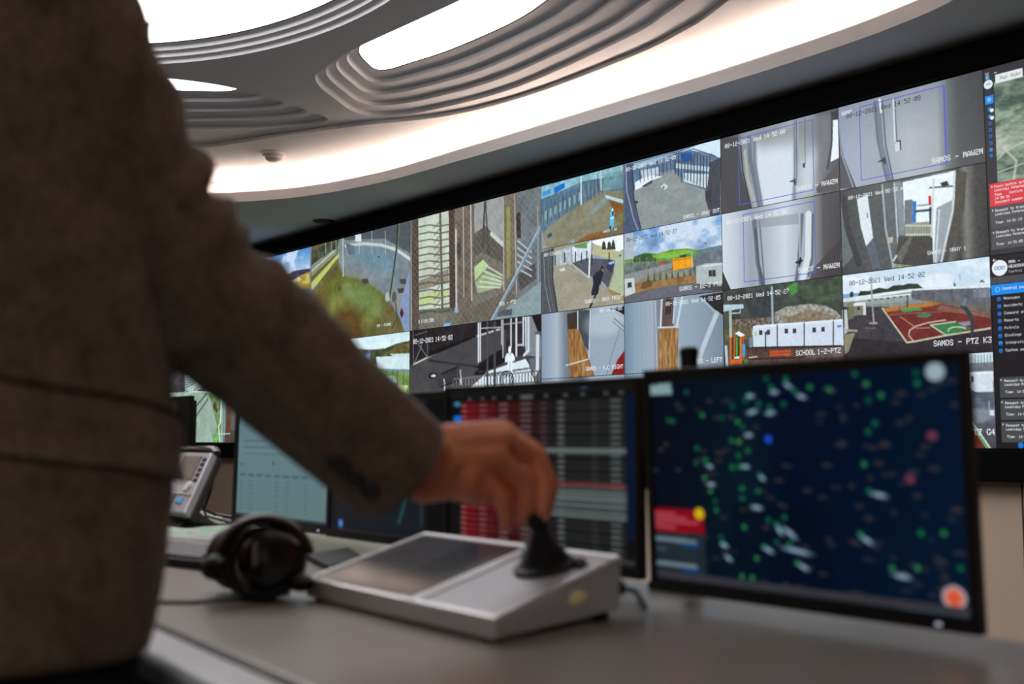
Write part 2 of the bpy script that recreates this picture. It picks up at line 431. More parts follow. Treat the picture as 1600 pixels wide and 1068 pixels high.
def blur(a, r):
    for ax in (0, 1):
        for _ in range(2):
            pad = [(0,0)]*a.ndim; pad[ax] = (r+1, r)
            c = np.cumsum(np.pad(a, pad, mode='edge'), axis=ax); n = a.shape[ax]
            a = (np.take(c, range(2*r+1, 2*r+1+n), axis=ax)-np.take(c, range(0, n), axis=ax))/(2*r+1)
    return a
class Picture:
    """a small painted picture, one colour per mesh vertex; points are given as read off the photo crop (ox, oy, scale)"""
    def __init__(s, w, h, rect, D, crop, base):
        s.w, s.h, s.rect, s.D, s.crop = w, h, rect, D, crop
        s.a = np.zeros((h, w, 3)); s.a[:] = base
        s.Y, s.X = np.mgrid[0:h, 0:w]
    def pt(s, x, y):
        ox, oy, k = s.crop; p = on_wall(ox + x/k, oy + y/k, s.D); x0, x1, z0, z1 = s.rect
        return (p.x-x0)/(x1-x0)*(s.w-1), (z1-p.z)/(z1-z0)*(s.h-1)
    def mix(s, m, c, al=1.0):
        m = np.clip(m, 0, 1)[..., None]*al; s.a = s.a*(1-m) + np.array(c, float)*m; return s
    def mask(s, pts, raw=False, soft=0):
        P = [(q[0]*(s.w-1), q[1]*(s.h-1)) if raw else s.pt(*q) for q in pts]; out = np.zeros((s.h, s.w))
        for ox, oy in ((-.25,-.25),(.25,-.25),(-.25,.25),(.25,.25)):
            m = np.zeros((s.h, s.w), bool)
            for (x0, y0), (x1, y1) in zip(P, P[1:]+P[:1]):
                if abs(y1-y0) < 1e-9: continue
                m ^= ((y0 > s.Y+oy) != (y1 > s.Y+oy)) & (s.X+ox < (x1-x0)*(s.Y+oy-y0)/(y1-y0)+x0)
            out += m*.25
        return blur(out, soft) if soft else out
    def poly(s, pts, c, al=1.0, raw=False, nz=0, cell=(12, 18), soft=0):
        m = s.mask(pts, raw, soft)
        if nz:
            n = (vnoise(s.h, s.w, *cell)-.5)[..., None]*2*nz; col = np.array(c, float)+n; mm = m[..., None]*al
            s.a = s.a*(1-mm)+col*mm; return s
        return s.mix(m, c, al)
    def rect_(s, x0, y0, x1, y1, c, al=1.0, **k): return s.poly([(x0,y0),(x1,y0),(x1,y1),(x0,y1)], c, al, True, **k)
    def line(s, pts, wd, c, al=1.0, raw=False):
        P = [(q[0]*(s.w-1), q[1]*(s.h-1)) if raw else s.pt(*q) for q in pts]; d = np.full((s.h, s.w), 1e9)
        for (x0, y0), (x1, y1) in zip(P, P[1:]):
            dx, dy = x1-x0, y1-y0; L = dx*dx+dy*dy+1e-9
            t = np.clip(((s.X-x0)*dx+(s.Y-y0)*dy)/L, 0, 1); d = np.minimum(d, np.hypot(s.X-x0-t*dx, s.Y-y0-t*dy))
        return s.mix(wd/2+.5-d, c, al)
    def ell(s, x, y, rx, ry, c, al=1.0, soft=1.0, ring=0, raw=False):
        cx, cy = (x*(s.w-1), y*(s.h-1)) if raw else s.pt(x, y)
        d = np.hypot((s.X-cx)/rx, (s.Y-cy)/ry)
        m = 1-np.abs(d-1)/ring if ring else (1-d)*max(rx, 1)/soft+.5
        return s.mix(m, c, al)
    def vgrad(s, stops):
        t = s.Y/(s.h-1); xs = [q[0] for q in stops]
        s.a = np.stack([np.interp(t, xs, [q[1][k] for q in stops]) for k in range(3)], -1); return s
    def hgrad(s, stops, y0=0, y1=1, al=1.0):
        t = s.X/(s.w-1); xs = [q[0] for q in stops]
        g = np.stack([np.interp(t, xs, [q[1][k] if hasattr(q[1], '__len__') else q[1] for q in stops]) for k in range(3)], -1)
        m = ((s.Y/(s.h-1) >= y0) & (s.Y/(s.h-1) <= y1)).astype(float)[..., None]*al; s.a = s.a*(1-m)+g*m; return s
    def noise(s, amt, cy=12, cx=20, oct=3, m=None, tint=(1,1,1)):
        n = (vnoise(s.h, s.w, cy, cx, oct)-.5)*2*amt
        if m is not None: n = n*m
        s.a = s.a+n[..., None]*np.array(tint); return s
    def mesh(s, name, m, parent, eps=0.0):
        x0, x1, z0, z1 = s.rect; o0 = parent_origin(parent); w, h = s.w, s.h
        X = np.linspace(x0, x1, w); Z = np.linspace(z1, z0, h); XX, ZZ = np.meshgrid(X, Z)
        co = np.stack([XX-o0.x, np.full_like(XX, s.D-eps-o0.y), ZZ-o0.z], -1).reshape(-1, 3)
        i = np.arange(w*h).reshape(h, w); fa = np.stack([i[:-1,:-1], i[1:,:-1], i[1:,1:], i[:-1,1:]], -1).reshape(-1, 4)
        me = bpy.data.meshes.new(name); me.vertices.add(w*h); me.vertices.foreach_set('co', co.ravel())
        me.loops.add(fa.size); me.loops.foreach_set('vertex_index', fa.ravel().astype(np.int32))
        me.polygons.add(len(fa)); me.polygons.foreach_set('loop_start', np.arange(0, fa.size, 4, dtype=np.int32))
        me.update(calc_edges=True)
        ca = me.color_attributes.new('picture', 'FLOAT_COLOR', 'POINT')
        rgba = np.ones((w*h, 4)); rgba[:, :3] = lin(np.clip(s.a, 0, 255)).reshape(-1, 3); ca.data.foreach_set('color', rgba.ravel())
        me.materials.append(m); o = link(bpy.data.objects.new(name, me)); o.parent = parent
        return o
class Vec:
    """flat shapes on a screen, each a hair in front of the last"""
    def __init__(s, rect, D, crop=None): s.rect, s.D, s.crop = rect, D, crop; s.v = []; s.f = []; s.c = []; s.k = 0
    def raw(s, pts, col):
        s.k += 1; n = len(s.v); y = s.D-.00001*s.k
        s.v += [(p[0], y, p[1]) for p in pts]; s.f.append(tuple(range(n, n+len(pts)))); s.c += [col]*len(pts)
    def P(s, a, b): x0, x1, z0, z1 = s.rect; return (x0+a*(x1-x0), z1-b*(z1-z0))
    def rect_(s, a0, b0, a1, b1, col): s.raw([s.P(a0,b1), s.P(a1,b1), s.P(a1,b0), s.P(a0,b0)], col)
    def disc(s, a, b, r, col, n=20):
        c = s.P(a, b); s.raw([(c[0]+r*math.cos(2*math.pi*i/n), c[1]+r*math.sin(2*math.pi*i/n)) for i in range(n)], col)
    def text(s, txt, a, b, cw, col, right=False, ratio=1.15):
        """cw = advance per character in metres; (a, b) = top left (or top right) corner"""
        x, z = s.P(a, b); u = cw/6
        if right: x -= u*(6*len(txt)-1)
        s.k += 1; y = s.D-.00001*s.k
        for c, r0, r1 in text_runs(txt):
            n = len(s.v)
            s.v += [(x+c*u, y, z-r1*u*ratio), (x+(c+1.08)*u, y, z-r1*u*ratio), (x+(c+1.08)*u, y, z-r0*u*ratio), (x+c*u, y, z-r0*u*ratio)]
            s.f.append((n, n+1, n+2, n+3)); s.c += [col]*4
    def build(s, name, m, parent):
        o0 = parent_origin(parent); me = bpy.data.meshes.new(name)
        me.from_pydata([(p[0]-o0.x, p[1]-o0.y, p[2]-o0.z) for p in s.v], [], s.f)
        ca = me.color_attributes.new('picture', 'FLOAT_COLOR', 'POINT')
        rgba = np.ones((len(s.v), 4)); rgba[:, :3] = lin(np.array(s.c)); ca.data.foreach_set('color', rgba.ravel())
        me.materials.append(m); o = link(bpy.data.objects.new(name, me)); o.parent = parent; return o

VD = 3.822                                     # picture plane of the video wall
CH = 0.342; CW = CH*16/9; VX = -5.5811; VZ = CAMZ-.0385
def cell(k0, r0, n=1): return (VX+k0*CW+.0015, VX+(k0+n)*CW-.0015, VZ+(4-r0-n)*CH+.0015, VZ+(4-r0)*CH-.0015)
exec_feeds = []
CA=(390,370,4.273); CB=(630,290,4.643); CC=(630,480,6.957); CDz=(840,210,5.333); CE=(840,340,4.273); CF_=(1120,110,4.448)
CG=(1300,100,3.338); CHh=(1120,400,5.932); CI=(1310,390,6.284); CL=(1480,400,3.333); CG6=(230,570,6.675); C6=(1110,380,3.2367); C5=(1110,80,3.2367)
def pic(k, r, n, crop, base): return Picture(208 if n == 1 else 240, 117 if n == 1 else 135, cell(k, r, n), VD, crop, base)
def f_sky():
    p = pic(-4, 0, 2, CA, (120,160,205)).vgrad([(0,(84,140,200)),(.22,(170,196,222)),(.35,(140,150,180)),(.5,(90,92,130)),(1,(70,80,60))])
    n = vnoise(p.h, p.w, 7, 9, 4); p.mix(((n-.47)*7)*(p.Y/p.h < .3), (206,218,234), .9)
    p.poly([(-600,420),(120,268),(205,252),(235,262),(300,225),(345,218),(412,208),(420,330),(200,345),(-600,500)], (72,62,84), nz=14)
    p.poly([(200,335),(290,290),(330,262),(412,225),(414,345),(300,355),(230,348)], (172,150,66), nz=45, cell=(20,26))
    p.poly([(250,305),(330,268),(350,285),(270,318)], (214,206,196), .7, nz=30, cell=(30,40))
    p.poly([(-600,520),(230,352),(414,350),(414,395),(-600,620)], (92,88,134), nz=8)
    p.poly([(-600,600),(270,402),(414,385),(414,760),(-600,1100)], (92,104,74), nz=40, cell=(16,26))
    p.line([(285,400),(290,520)], 1, (180,190,200)); p.line([(350,395),(352,520)], 1, (180,190,200))
    p.rect_(.985,0,1,1,(120,130,140)); return p
def f_ditch():
    p = pic(-2, 0, 2, CA, (104,98,60)); p.noise(18, 9, 12, 4)
    p.poly([(600,-60),(1080,-130),(1072,640),(940,440),(900,385),(760,290),(622,258),(585,130)], (126,136,142), nz=18, cell=(9,14), soft=1)
    p.poly([(420,330),(622,262),(760,300),(900,395),(880,560),(700,640),(430,720)], (118,124,62), .85, nz=30, cell=(8,10), soft=6)
    p.poly([(600,300),(760,300),(890,400),(870,520),(720,500),(640,400)], (116,138,88), .65, nz=26, cell=(8,10), soft=7)
    p.ell(650,590, 38, 24, (92,68,40), .9, soft=26); p.ell(460,470, 28, 26, (98,76,44), .8, soft=22); p.ell(600,680, 60, 16, (90,70,40), .8, soft=10)
    p.ell(600,345, 5, 4, (88,84,56)); p.ell(850,560, 8, 5, (96,98,66), .7)
    p.poly([(640,20),(900,10),(1075,110),(1075,-140),(600,-40)], (84,90,96)); p.line([(640,60),(760,45),(880,55),(980,85),(1075,150)], 4, (204,212,206))
    p.poly([(660,60),(860,70),(960,110),(1000,200),(940,260),(800,200),(680,130)], (112,142,156), .8, nz=16, soft=4)
    p.poly([(412,240),(412,100),(520,40),(600,20),(560,130)], (72,78,60), nz=30, cell=(22,34))
    p.poly([(412,265),(412,190),(560,85),(580,110)], (150,158,140), .8); p.poly([(412,305),(592,112),(596,132),(412,365)], (186,196,110)); p.line([(412,230),(570,90)], 2, (196,202,190))
    for x in (505,545,575,730,815,905): p.line([(x,-40),(x+3,110)], 1, (196,204,200))
    p.line([(622,-40),(625,262)], 2.2, (196,200,178)); p.poly([(706,-20),(745,-20),(745,32),(706,30)], (214,222,226))
    p.line([(992,-100),(984,60),(960,250),(936,400)], 4, (54,62,44)); p.line([(1000,-100),(990,60),(942,400)], 1.2, (140,150,130))
    p.ell(920,400, 5, 6, (170,176,170)); p.ell(965,400, 5, 7, (92,92,70))
    for x, y in ((770,295),(1022,296),(1008,358)): p.poly([(x-24,y-14),(x+20,y-18),(x+28,y+14),(x-10,y+20)], (78,74,74))
    p.ell(992,447, 2, 2, (228,140,40)); p.line([(950,610),(985,540),(975,440)], 1.5, (56,60,44))
    p.poly([(1075,190),(990,505),(1045,660),(1075,640)], (132,150,178)); p.poly([(1015,470),(1030,510),(1015,545),(1002,505)], (86,44,56))
    p.line([(412,360),(455,318)], 2, (96,120,190)); p.poly([(640,40),(700,60),(700,120),(660,120)], (100,116,126)); p.ell(575,210,2.5,2,(60,60,62)); p.ell(864,133,2,1,(50,60,80)); return p
def f_fence():
    p = pic(0, 0, 2, CB, (112,108,98)); p.noise(16, 10, 14, 3)
    p.poly([(505,130),(730,60),(730,440),(600,330),(510,390)], (150,152,150), nz=14)
    p.poly([(110,240),(330,180),(335,880),(115,900)], (196,204,188), nz=24, cell=(12,18)); p.poly([(115,690),(330,600),(330,700),(115,760)], (128,116,92), .8); p.poly([(115,790),(335,740),(335,800),(115,880)], (190,202,140))
    for i in range(13):
        y = 270+i*52; p.line([(112,y+30),(190,y+14),(265,y+24),(390,y-2)], 1.4, (72,70,70)); p.line([(225,y+36),(265,y-10)], 1.2, (84,82,78))
    p.poly([(60,250),(108,240),(116,1050),(64,1060)], (84,72,64), nz=14); p.line([(54,250),(60,1050)], 2, (166,162,150))
    p.line([(268,190),(285,900)], 4, (96,88,78)); p.poly([(330,170),(372,165),(378,890),(340,890)], (76,58,52)); p.line([(382,320),(386,900)], 3, (190,200,190))
    p.poly([(395,160),(515,130),(520,780),(440,950),(400,930)], (104,92,82), nz=16, cell=(14,22)); p.line([(435,150),(440,800)], 1.6, (186,182,170)); p.line([(490,140),(498,830)], 2, (196,194,184))
    p.ell(405,460, 4, 10, (56,46,52), .8, soft=3)
    p.poly([(510,350),(600,290),(730,440),(725,560),(640,520),(570,480),(515,520)], (82,78,72), .9); p.line([(592,120),(578,440)], 3, (62,54,52)); p.line([(598,120),(620,500)], 2.4, (74,68,66)); p.line([(640,350),(728,430)], 5, (196,202,194))
    p.poly([(516,590),(580,535),(620,580),(520,690)], (180,206,150)); p.poly([(520,700),(600,620),(730,700),(720,730),(540,780)], (150,166,128), nz=16)
    for i in range(5): p.line([(600-14*i,580+38*i),(720-4*i,650+22*i)], 1.8, (204,214,188))
    p.poly([(725,80),(820,60),(825,760),(735,770)], (110,100,88), nz=12); p.poly([(748,160),(776,150),(778,660),(752,670)], (142,138,74)); p.line([(726,90),(730,760)], 1.6, (176,174,166)); p.line([(808,70),(822,800)], 1.4, (176,176,168))
    p.poly([(822,55),(1003,10),(1003,720),(830,800)], (104,112,116), nz=16); p.poly([(820,200),(850,190),(855,380),(825,380)], (58,42,44)); p.poly([(830,640),(960,560),(960,680),(850,760)], (66,62,62), .8)
    for i in range(5): p.line([(830,400+50*i),(930,480+44*i)], 1.6, (190,198,196))
    p.poly([(500,880),(740,770),(830,790),(640,975),(380,1000)], (104,96,84)); p.poly([(820,830),(1003,690),(1003,930),(650,975)], (134,152,156)); p.poly([(690,910),(790,890),(790,935),(680,950)], (78,84,92))
    p.line([(640,985),(800,690),(995,300)], 5, (112,136,154)); p.line([(632,985),(792,690),(988,300)], 1.6, (170,190,200))
    p.poly([(295,1000),(345,992),(345,1016),(292,1024)], (120,170,214)); p.poly([(372,885),(396,880),(398,920),(376,920)], (140,176,206)); p.line([(975,150),(980,700)], 2, (140,152,160))
    u, v = p.X/p.w*26, p.Y/p.h*17; d = np.minimum(np.abs(((u+v) % 1)-.5), np.abs(((u-v) % 1)-.5)); p.mix((.13-d)*6, (176,182,178), .34); return p
def f_bw():
    p = pic(0, 2, 2, CC, (74,72,74)); p.noise(7, 10, 14)
    p.poly([(70,240),(1500,60),(1500,250),(1050,238),(800,312),(270,545),(70,630)], (44,40,42), nz=14, cell=(10,44)); p.line([(110,620),(270,540),(460,440),(800,312),(1050,236)], 2, (196,192,190))
    p.poly([(280,480),(800,300),(800,320),(270,540)], (30,28,30)); p.line([(120,610),(205,400)], 1, (150,148,148)); p.line([(265,545),(160,390)], 1, (150,148,148)); p.line([(108,260),(112,620)], 1.6, (110,106,106)); p.line([(264,360),(264,545)], 1.4, (110,106,106)); p.line([(130,300),(260,262)], 1, (110,106,106))
    p.poly([(270,560),(830,640),(900,690),(780,650),(280,590)], (52,50,52)); p.poly([(800,640),(950,520),(1090,440),(1110,590),(930,690),(800,660)], (30,28,30), .95)
    p.poly([(1330,105),(1400,95),(1500,330),(1500,540),(1330,520)], (128,134,140)); p.poly([(1400,95),(1500,75),(1500,300),(1470,280)], (34,26,28)); p.poly([(1120,160),(1320,130),(1320,520),(1120,560)], (52,48,52), nz=16, cell=(16,30))
    p.poly([(930,690),(1330,558),(1365,615),(1440,840),(1000,1300),(700,900)], (216,226,232)); p.poly([(900,720),(1380,650),(1385,668),(880,745)], (96,98,104)); p.poly([(1365,560),(1500,530),(1500,1460),(1430,830)], (104,106,112))
    for x, w_, c, y1 in ((818,2.4,(214,218,224),590),(838,2.8,(190,198,208),575),(915,3.2,(80,80,84),1460),(995,4,(70,72,76),1460),(1070,1.8,(190,192,196),400),(1085,2.2,(170,172,176),540),(1172,2.8,(186,190,194),430),(1230,3,(204,208,212),520),(1305,2.6,(210,214,220),410)): p.line([(x,60),(x,y1)], w_, c)
    p.line([(840,228),(1060,214)], 1.2, (180,182,184)); p.line([(1090,185),(1300,160)], 1.2, (170,172,176)); p.line([(1230,410),(1310,405)], 2, (190,190,194))
    p.poly([(1320,105),(1372,98),(1372,470),(1340,500),(1328,430)], (196,208,216)); p.line([(1345,110),(1345,470)], 1, (110,116,124)); p.line([(1362,470),(1312,520)], 3, (214,220,226)); p.line([(1462,290),(1458,680),(1430,720)], 5, (206,214,220)); p.line([(1440,280),(1490,275)], 3, (90,92,98))
    p.ell(1158,462, 2.4, 4.2, (236,242,246)); p.poly([(1128,498),(1190,496),(1216,545),(1208,590),(1192,580),(1188,700),(1140,705),(1134,590),(1106,600),(1108,540)], (228,236,240)); p.line([(1162,590),(1160,700)], 1, (160,166,172)); p.ell(1162,512, 1.6, 2, (180,190,196))
    p.ell(325,744, 9, 3.6, (40,38,40)); p.ell(330,744, 5, 1.6, (210,210,212))
    p.line([(445,790),(452,900)], 3.4, (222,226,230)); p.line([(622,680),(628,830)], 2.4, (222,226,230)); p.line([(780,720),(830,680),(890,680),(880,715),(790,722)], 2.2, (26,24,26))
    for i in range(9): p.ell(420+i*22, 790-i*9, 5.2, 8, (26,26,28), .8, ring=.16)
    for i in range(30): p.ell(560+i*34, 830-i*3, 3.4, 6, (30,30,32) if i > 9 else (150,150,152), .8, ring=.2)
    for r_ in (6, 8.5, 11): p.ell(1128, 800, r_, r_*.95, (24,24,28), 1, ring=.12)
    return p
def f_camp():
    p = pic(-2, 2, 2, CA, (118,136,92)).vgrad([(0,(204,228,232)),(.16,(226,240,240)),(.2,(96,110,90)),(.4,(132,150,96)),(1,(112,130,86))]); p.noise(14, 16, 20)
    p.poly([(640,752),(700,748),(800,752),(900,745),(980,712),(1075,690),(1075,800),(850,815),(640,800)], (74,82,58), nz=36, cell=(24,30)); p.poly([(890,790),(985,720),(1075,705),(1075,790)], (106,100,60), nz=30, cell=(22,26))
    p.poly([(600,790),(850,800),(850,900),(780,930),(600,900)], (66,78,54), nz=30, cell=(24,30))
    p.poly([(845,800),(1075,790),(1075,885),(852,882)], (206,226,226)); p.poly([(852,880),(1075,884),(1075,900),(852,896)], (112,140,150)); p.poly([(940,780),(1075,776),(1075,800),(960,800)], (196,214,214))
    p.line([(800,745),(805,930)], 1.6, (166,172,170)); p.poly([(770,790),(800,752),(802,840),(768,820)], (60,104,176)); p.line([(770,800),(800,786)], 1.2, (220,228,236)); p.line([(770,815),(800,803)], 1.2, (220,228,236))
    p.poly([(850,905),(1075,900),(1075,1060),(850,1060)], (120,146,84), nz=34, cell=(22,26)); p.poly([(875,930),(960,925),(985,975),(870,980)], (176,206,198)); p.poly([(880,978),(980,978),(975,1030),(890,1030)], (104,124,126)); p.poly([(980,985),(1060,990),(1040,1040),(985,1020)], (190,214,140))
    for x in (990,1030,880,955): p.line([(x,895),(x-6,990)], 1.2, (60,66,58))
    p.line([(775,890),(850,850)], 1.2, (170,176,170)); return p
def f_bank():
    p = pic(-6, 2, 2, CG6, (150,172,156)); p.noise(12, 8, 12)
    p.poly([(-900,-400),(640,-250),(940,-300),(940,60),(700,280),(470,280),(-900,330)], (66,62,66), nz=20)
    for i in range(9): p.line([(395,120+i*26),(560,60+i*22)], 2, (176,196,196))
    p.line([(432,60),(448,310)], 3.2, (140,160,160)); p.poly([(410,250),(560,150),(540,190),(450,310)], (180,206,192), .8); p.line([(570,200),(574,300)], 1.4, (150,170,166)); p.line([(470,276),(640,280)], 2, (200,216,206))
    p.line([(470,480),(625,290)], 2.4, (52,54,54)); p.line([(460,605),(632,355)], 2.4, (52,54,54)); p.line([(470,670),(520,600)], 1.4, (90,104,94))
    p.poly([(640,290),(770,310),(770,800),(690,800),(730,640),(680,420)], (104,132,84), nz=44, cell=(26,34)); p.ell(705,430, 5, 6, (84,58,42)); p.ell(725,475, 4, 4, (96,66,44)); p.poly([(680,720),(770,700),(770,810),(690,810)], (110,160,92), nz=40, cell=(26,30))
    p.line([(775,340),(762,600),(745,640),(760,830)], 3.4, (206,230,214)); p.poly([(785,340),(880,420),(880,840),(790,840)], (96,124,140)); p.line([(850,400),(825,640),(812,840)], 4, (56,60,84)); p.line([(800,360),(805,720)], 4, (126,160,128)); p.poly([(840,560),(872,440),(870,800),(830,800)], (118,152,166))
    p.rect_(.935,0,1,1,(104,66,46)); p.line([(742,720),(870,715)], 1.4, (200,214,206)); return p
def f_yard():
    p = pic(2, 0, 1, CDz, (132,130,108)); p.noise(16, 10, 14, 4)
    p.poly([(20,430),(720,240),(720,470),(540,470),(400,560),(330,600),(180,700),(30,830)], (92,120,134), nz=26, cell=(10,30)); p.poly([(20,440),(715,250),(715,330),(380,390),(30,540)], (140,184,196), nz=28, cell=(10,22))
    p.poly([(135,445),(225,400),(228,440),(140,495)], (28,112,200)); p.poly([(40,480),(110,450),(110,490),(40,520)], (70,150,210)); p.poly([(30,560),(370,430),(370,450),(30,600)], (88,116,150))
    for i in range(16): x = 45+i*33; p.line([(x,570-i*13),(x+4,760-i*18)], 1.1, (52,58,66))
    for i in range(8): x = 60+i*40; p.poly([(x,640-i*22),(x+16,630-i*22),(x+16,700-i*22),(x,720-i*22)], (170,196,206), .6)
    p.line([(362,350),(364,580)], 3.4, (200,218,222)); p.line([(526,300),(530,460)], 3, (180,206,212)); p.line([(500,330),(502,470)], 1.4, (40,44,50))
    p.poly([(540,330),(715,300),(715,440),(540,470)], (110,150,158), .8, nz=30, cell=(20,40)); p.poly([(470,590),(570,510),(600,530),(560,560),(470,660),(400,670)], (128,148,152), .8, nz=14); p.poly([(560,500),(715,545),(715,575),(570,530)], (176,206,212))
    p.poly([(590,545),(715,580),(715,760),(640,700),(620,610)], (128,88,50), nz=18); p.poly([(640,700),(715,640),(715,750),(650,760)], (120,126,78), .8); p.poly([(300,910),(420,830),(560,800),(640,780),(600,830),(420,900),(260,960)], (134,92,52), nz=16); p.poly([(590,790),(715,740),(715,830),(560,850)], (112,104,84))
    p.poly([(600,770),(605,660),(622,610),(640,650),(632,760),(615,790)], (86,188,222)); p.line([(610,700),(634,690)], 2.4, (230,236,238)); p.ell(627,655, 2, 5, (40,50,60)); p.ell(605,775, 2, 3, (30,32,34)); p.ell(625,628, 2.4, 2.4, (230,224,190))
    p.poly([(78,835),(112,812),(124,845),(88,868)], (66,84,108)); p.poly([(272,885),(300,868),(312,890),(285,908)], (140,164,176)); p.poly([(365,795),(385,785),(388,808),(368,815)], (120,140,150)); p.ell(445,720, 3, 3, (110,126,130)); p.poly([(30,760),(60,900),(90,960),(34,970)], (140,160,170), .8); return p
def f_round():
    p = pic(3, 0, 1, CDz, (140,146,146)); p.noise(9, 8, 10, 3)
    p.poly([(730,250),(1525,40),(1525,330),(1420,470),(1210,400),(1130,290),(1000,330),(810,470),(740,470)], (96,120,146), nz=30, cell=(16,30)); p.poly([(1180,150),(1400,60),(1525,40),(1525,200),(1450,160),(1260,130)], (206,228,238)); p.poly([(730,262),(1100,160),(1180,160),(900,260),(740,310)], (150,176,200), nz=20)
    p.poly([(810,400),(930,330),(1040,350),(960,380),(950,400),(812,465)], (226,234,240)); p.poly([(1190,160),(1280,140),(1290,220),(1200,230)], (36,92,160)); p.poly([(860,300),(1010,270),(1010,330),(870,360)], (190,206,216), nz=20)
    p.poly([(1215,320),(1430,330),(1410,450),(1215,400)], (196,212,220), nz=18); p.poly([(1150,240),(1440,270),(1440,310),(1150,280)], (200,214,222), .8)
    for i in range(11): x = 850+i*32; p.line([(x,300-i*9),(x+6,400-i*11)], 1.2, (46,52,62))
    for i in range(12): x = 1150+i*26; p.line([(x,160+i*2),(x-4,330+i*12)], 1.7, (40,46,56))
    p.line([(840,290),(1100,180),(1300,120),(1480,180)], 1.4, (60,76,96)); p.line([(1190,390),(1400,450)], 1.6, (96,104,112))
    p.poly([(1025,435),(1055,405),(1090,430),(1060,462)], (202,206,206)); p.ell(1050,440, 2.4, 2, (110,112,112))
    p.poly([(720,250),(800,240),(790,420),(820,640),(870,830),(720,850)], (74,88,112)); p.line([(735,260),(742,470),(800,700),(850,830)], 3, (132,146,168)); p.line([(790,280),(800,520),(860,780)], 2, (40,44,56)); p.poly([(1440,230),(1525,190),(1525,680),(1440,690),(1400,540)], (66,70,78)); p.poly([(1395,470),(1450,450),(1450,580),(1400,550)], (58,60,66))
    p.poly([(870,430),(960,375),(960,400),(885,440)], (70,70,76)); p.ell(820,565, 5, 2.5, (70,72,74)); return p
def f_entry():
    p = pic(2, 1, 1, CE, (156,152,132)); p.noise(12, 10, 12, 4)
    p.poly([(20,230),(110,200),(105,400),(140,640),(20,650)], (84,88,92)); p.line([(40,240),(50,450),(90,640)], 1.6, (140,146,150)); p.line([(100,210),(100,430),(135,640)], 2, (54,56,60)); p.line([(70,240),(75,440),(112,640)], 1.2, (120,124,128))
    p.poly([(105,230),(225,190),(225,300),(110,330)], (166,176,182), nz=34, cell=(14,40)); p.poly([(225,190),(580,110),(580,300),(520,300),(470,470),(350,400),(225,310)], (150,156,170)); p.poly([(225,300),(345,270),(520,280),(500,380),(470,470),(440,430),(330,380)], (84,86,96), nz=8)
    p.poly([(230,195),(350,165),(350,260),(235,300)], (206,214,226), nz=30, cell=(16,30)); p.poly([(360,155),(580,112),(580,235),(520,225),(400,200)], (236,240,238)); p.poly([(380,175),(520,220),(580,235),(520,285),(365,245)], (182,182,138), nz=10); p.poly([(240,185),(330,165),(330,205),(250,200)], (96,150,84))
    for x, h in ((442,60),(478,56),(505,70)): p.poly([(x-14,212),(x-10,170),(x,212-h),(x+10,170),(x+16,212)], (54,66,52))
    p.poly([(520,235),(580,205),(580,585),(480,480),(510,380)], (172,182,152)); p.ell(551,252, 2, 2, (60,60,58)); p.poly([(480,475),(580,520),(580,560),(470,500)], (150,132,86))
    p.line([(352,160),(343,395)], 4, (222,226,222)); p.line([(216,210),(214,310)], 4, (170,192,198)); p.line([(222,300),(340,400)], 1.6, (196,196,186))
    for x, y in ((253,265),(293,275),(328,258),(362,285),(478,270),(180,268),(118,290)): p.line([(x,y-24),(x,y+26)], 2.4, (34,36,52)); p.ell(x,y-32, 1.5, 2, (60,46,44))
    p.poly([(458,320),(490,290),(520,290),(500,355),(490,370),(465,340)], (52,60,78)); p.poly([(470,300),(515,285),(512,305),(480,312)], (150,186,222)); p.poly([(140,345),(180,330),(188,352),(158,358)], (208,208,200))
    for i in range(5): p.line([(180,340+i*20),(330,400+i*8)], 1, (136,134,122))
    p.ell(431,338, 3.4, 4.4, (34,28,28)); p.ell(434,348, 2, 2.4, (168,120,96)); p.poly([(392,365),(425,345),(440,372),(424,420),(428,440),(412,450),(405,510),(360,520),(358,500),(372,440),(368,400)], (36,38,56)); p.line([(388,515),(358,580),(350,598)], 4, (30,30,44)); p.ell(425,440, 1.6, 2, (180,130,106)); p.ell(142,580, 2, 1, (110,100,90)); return p
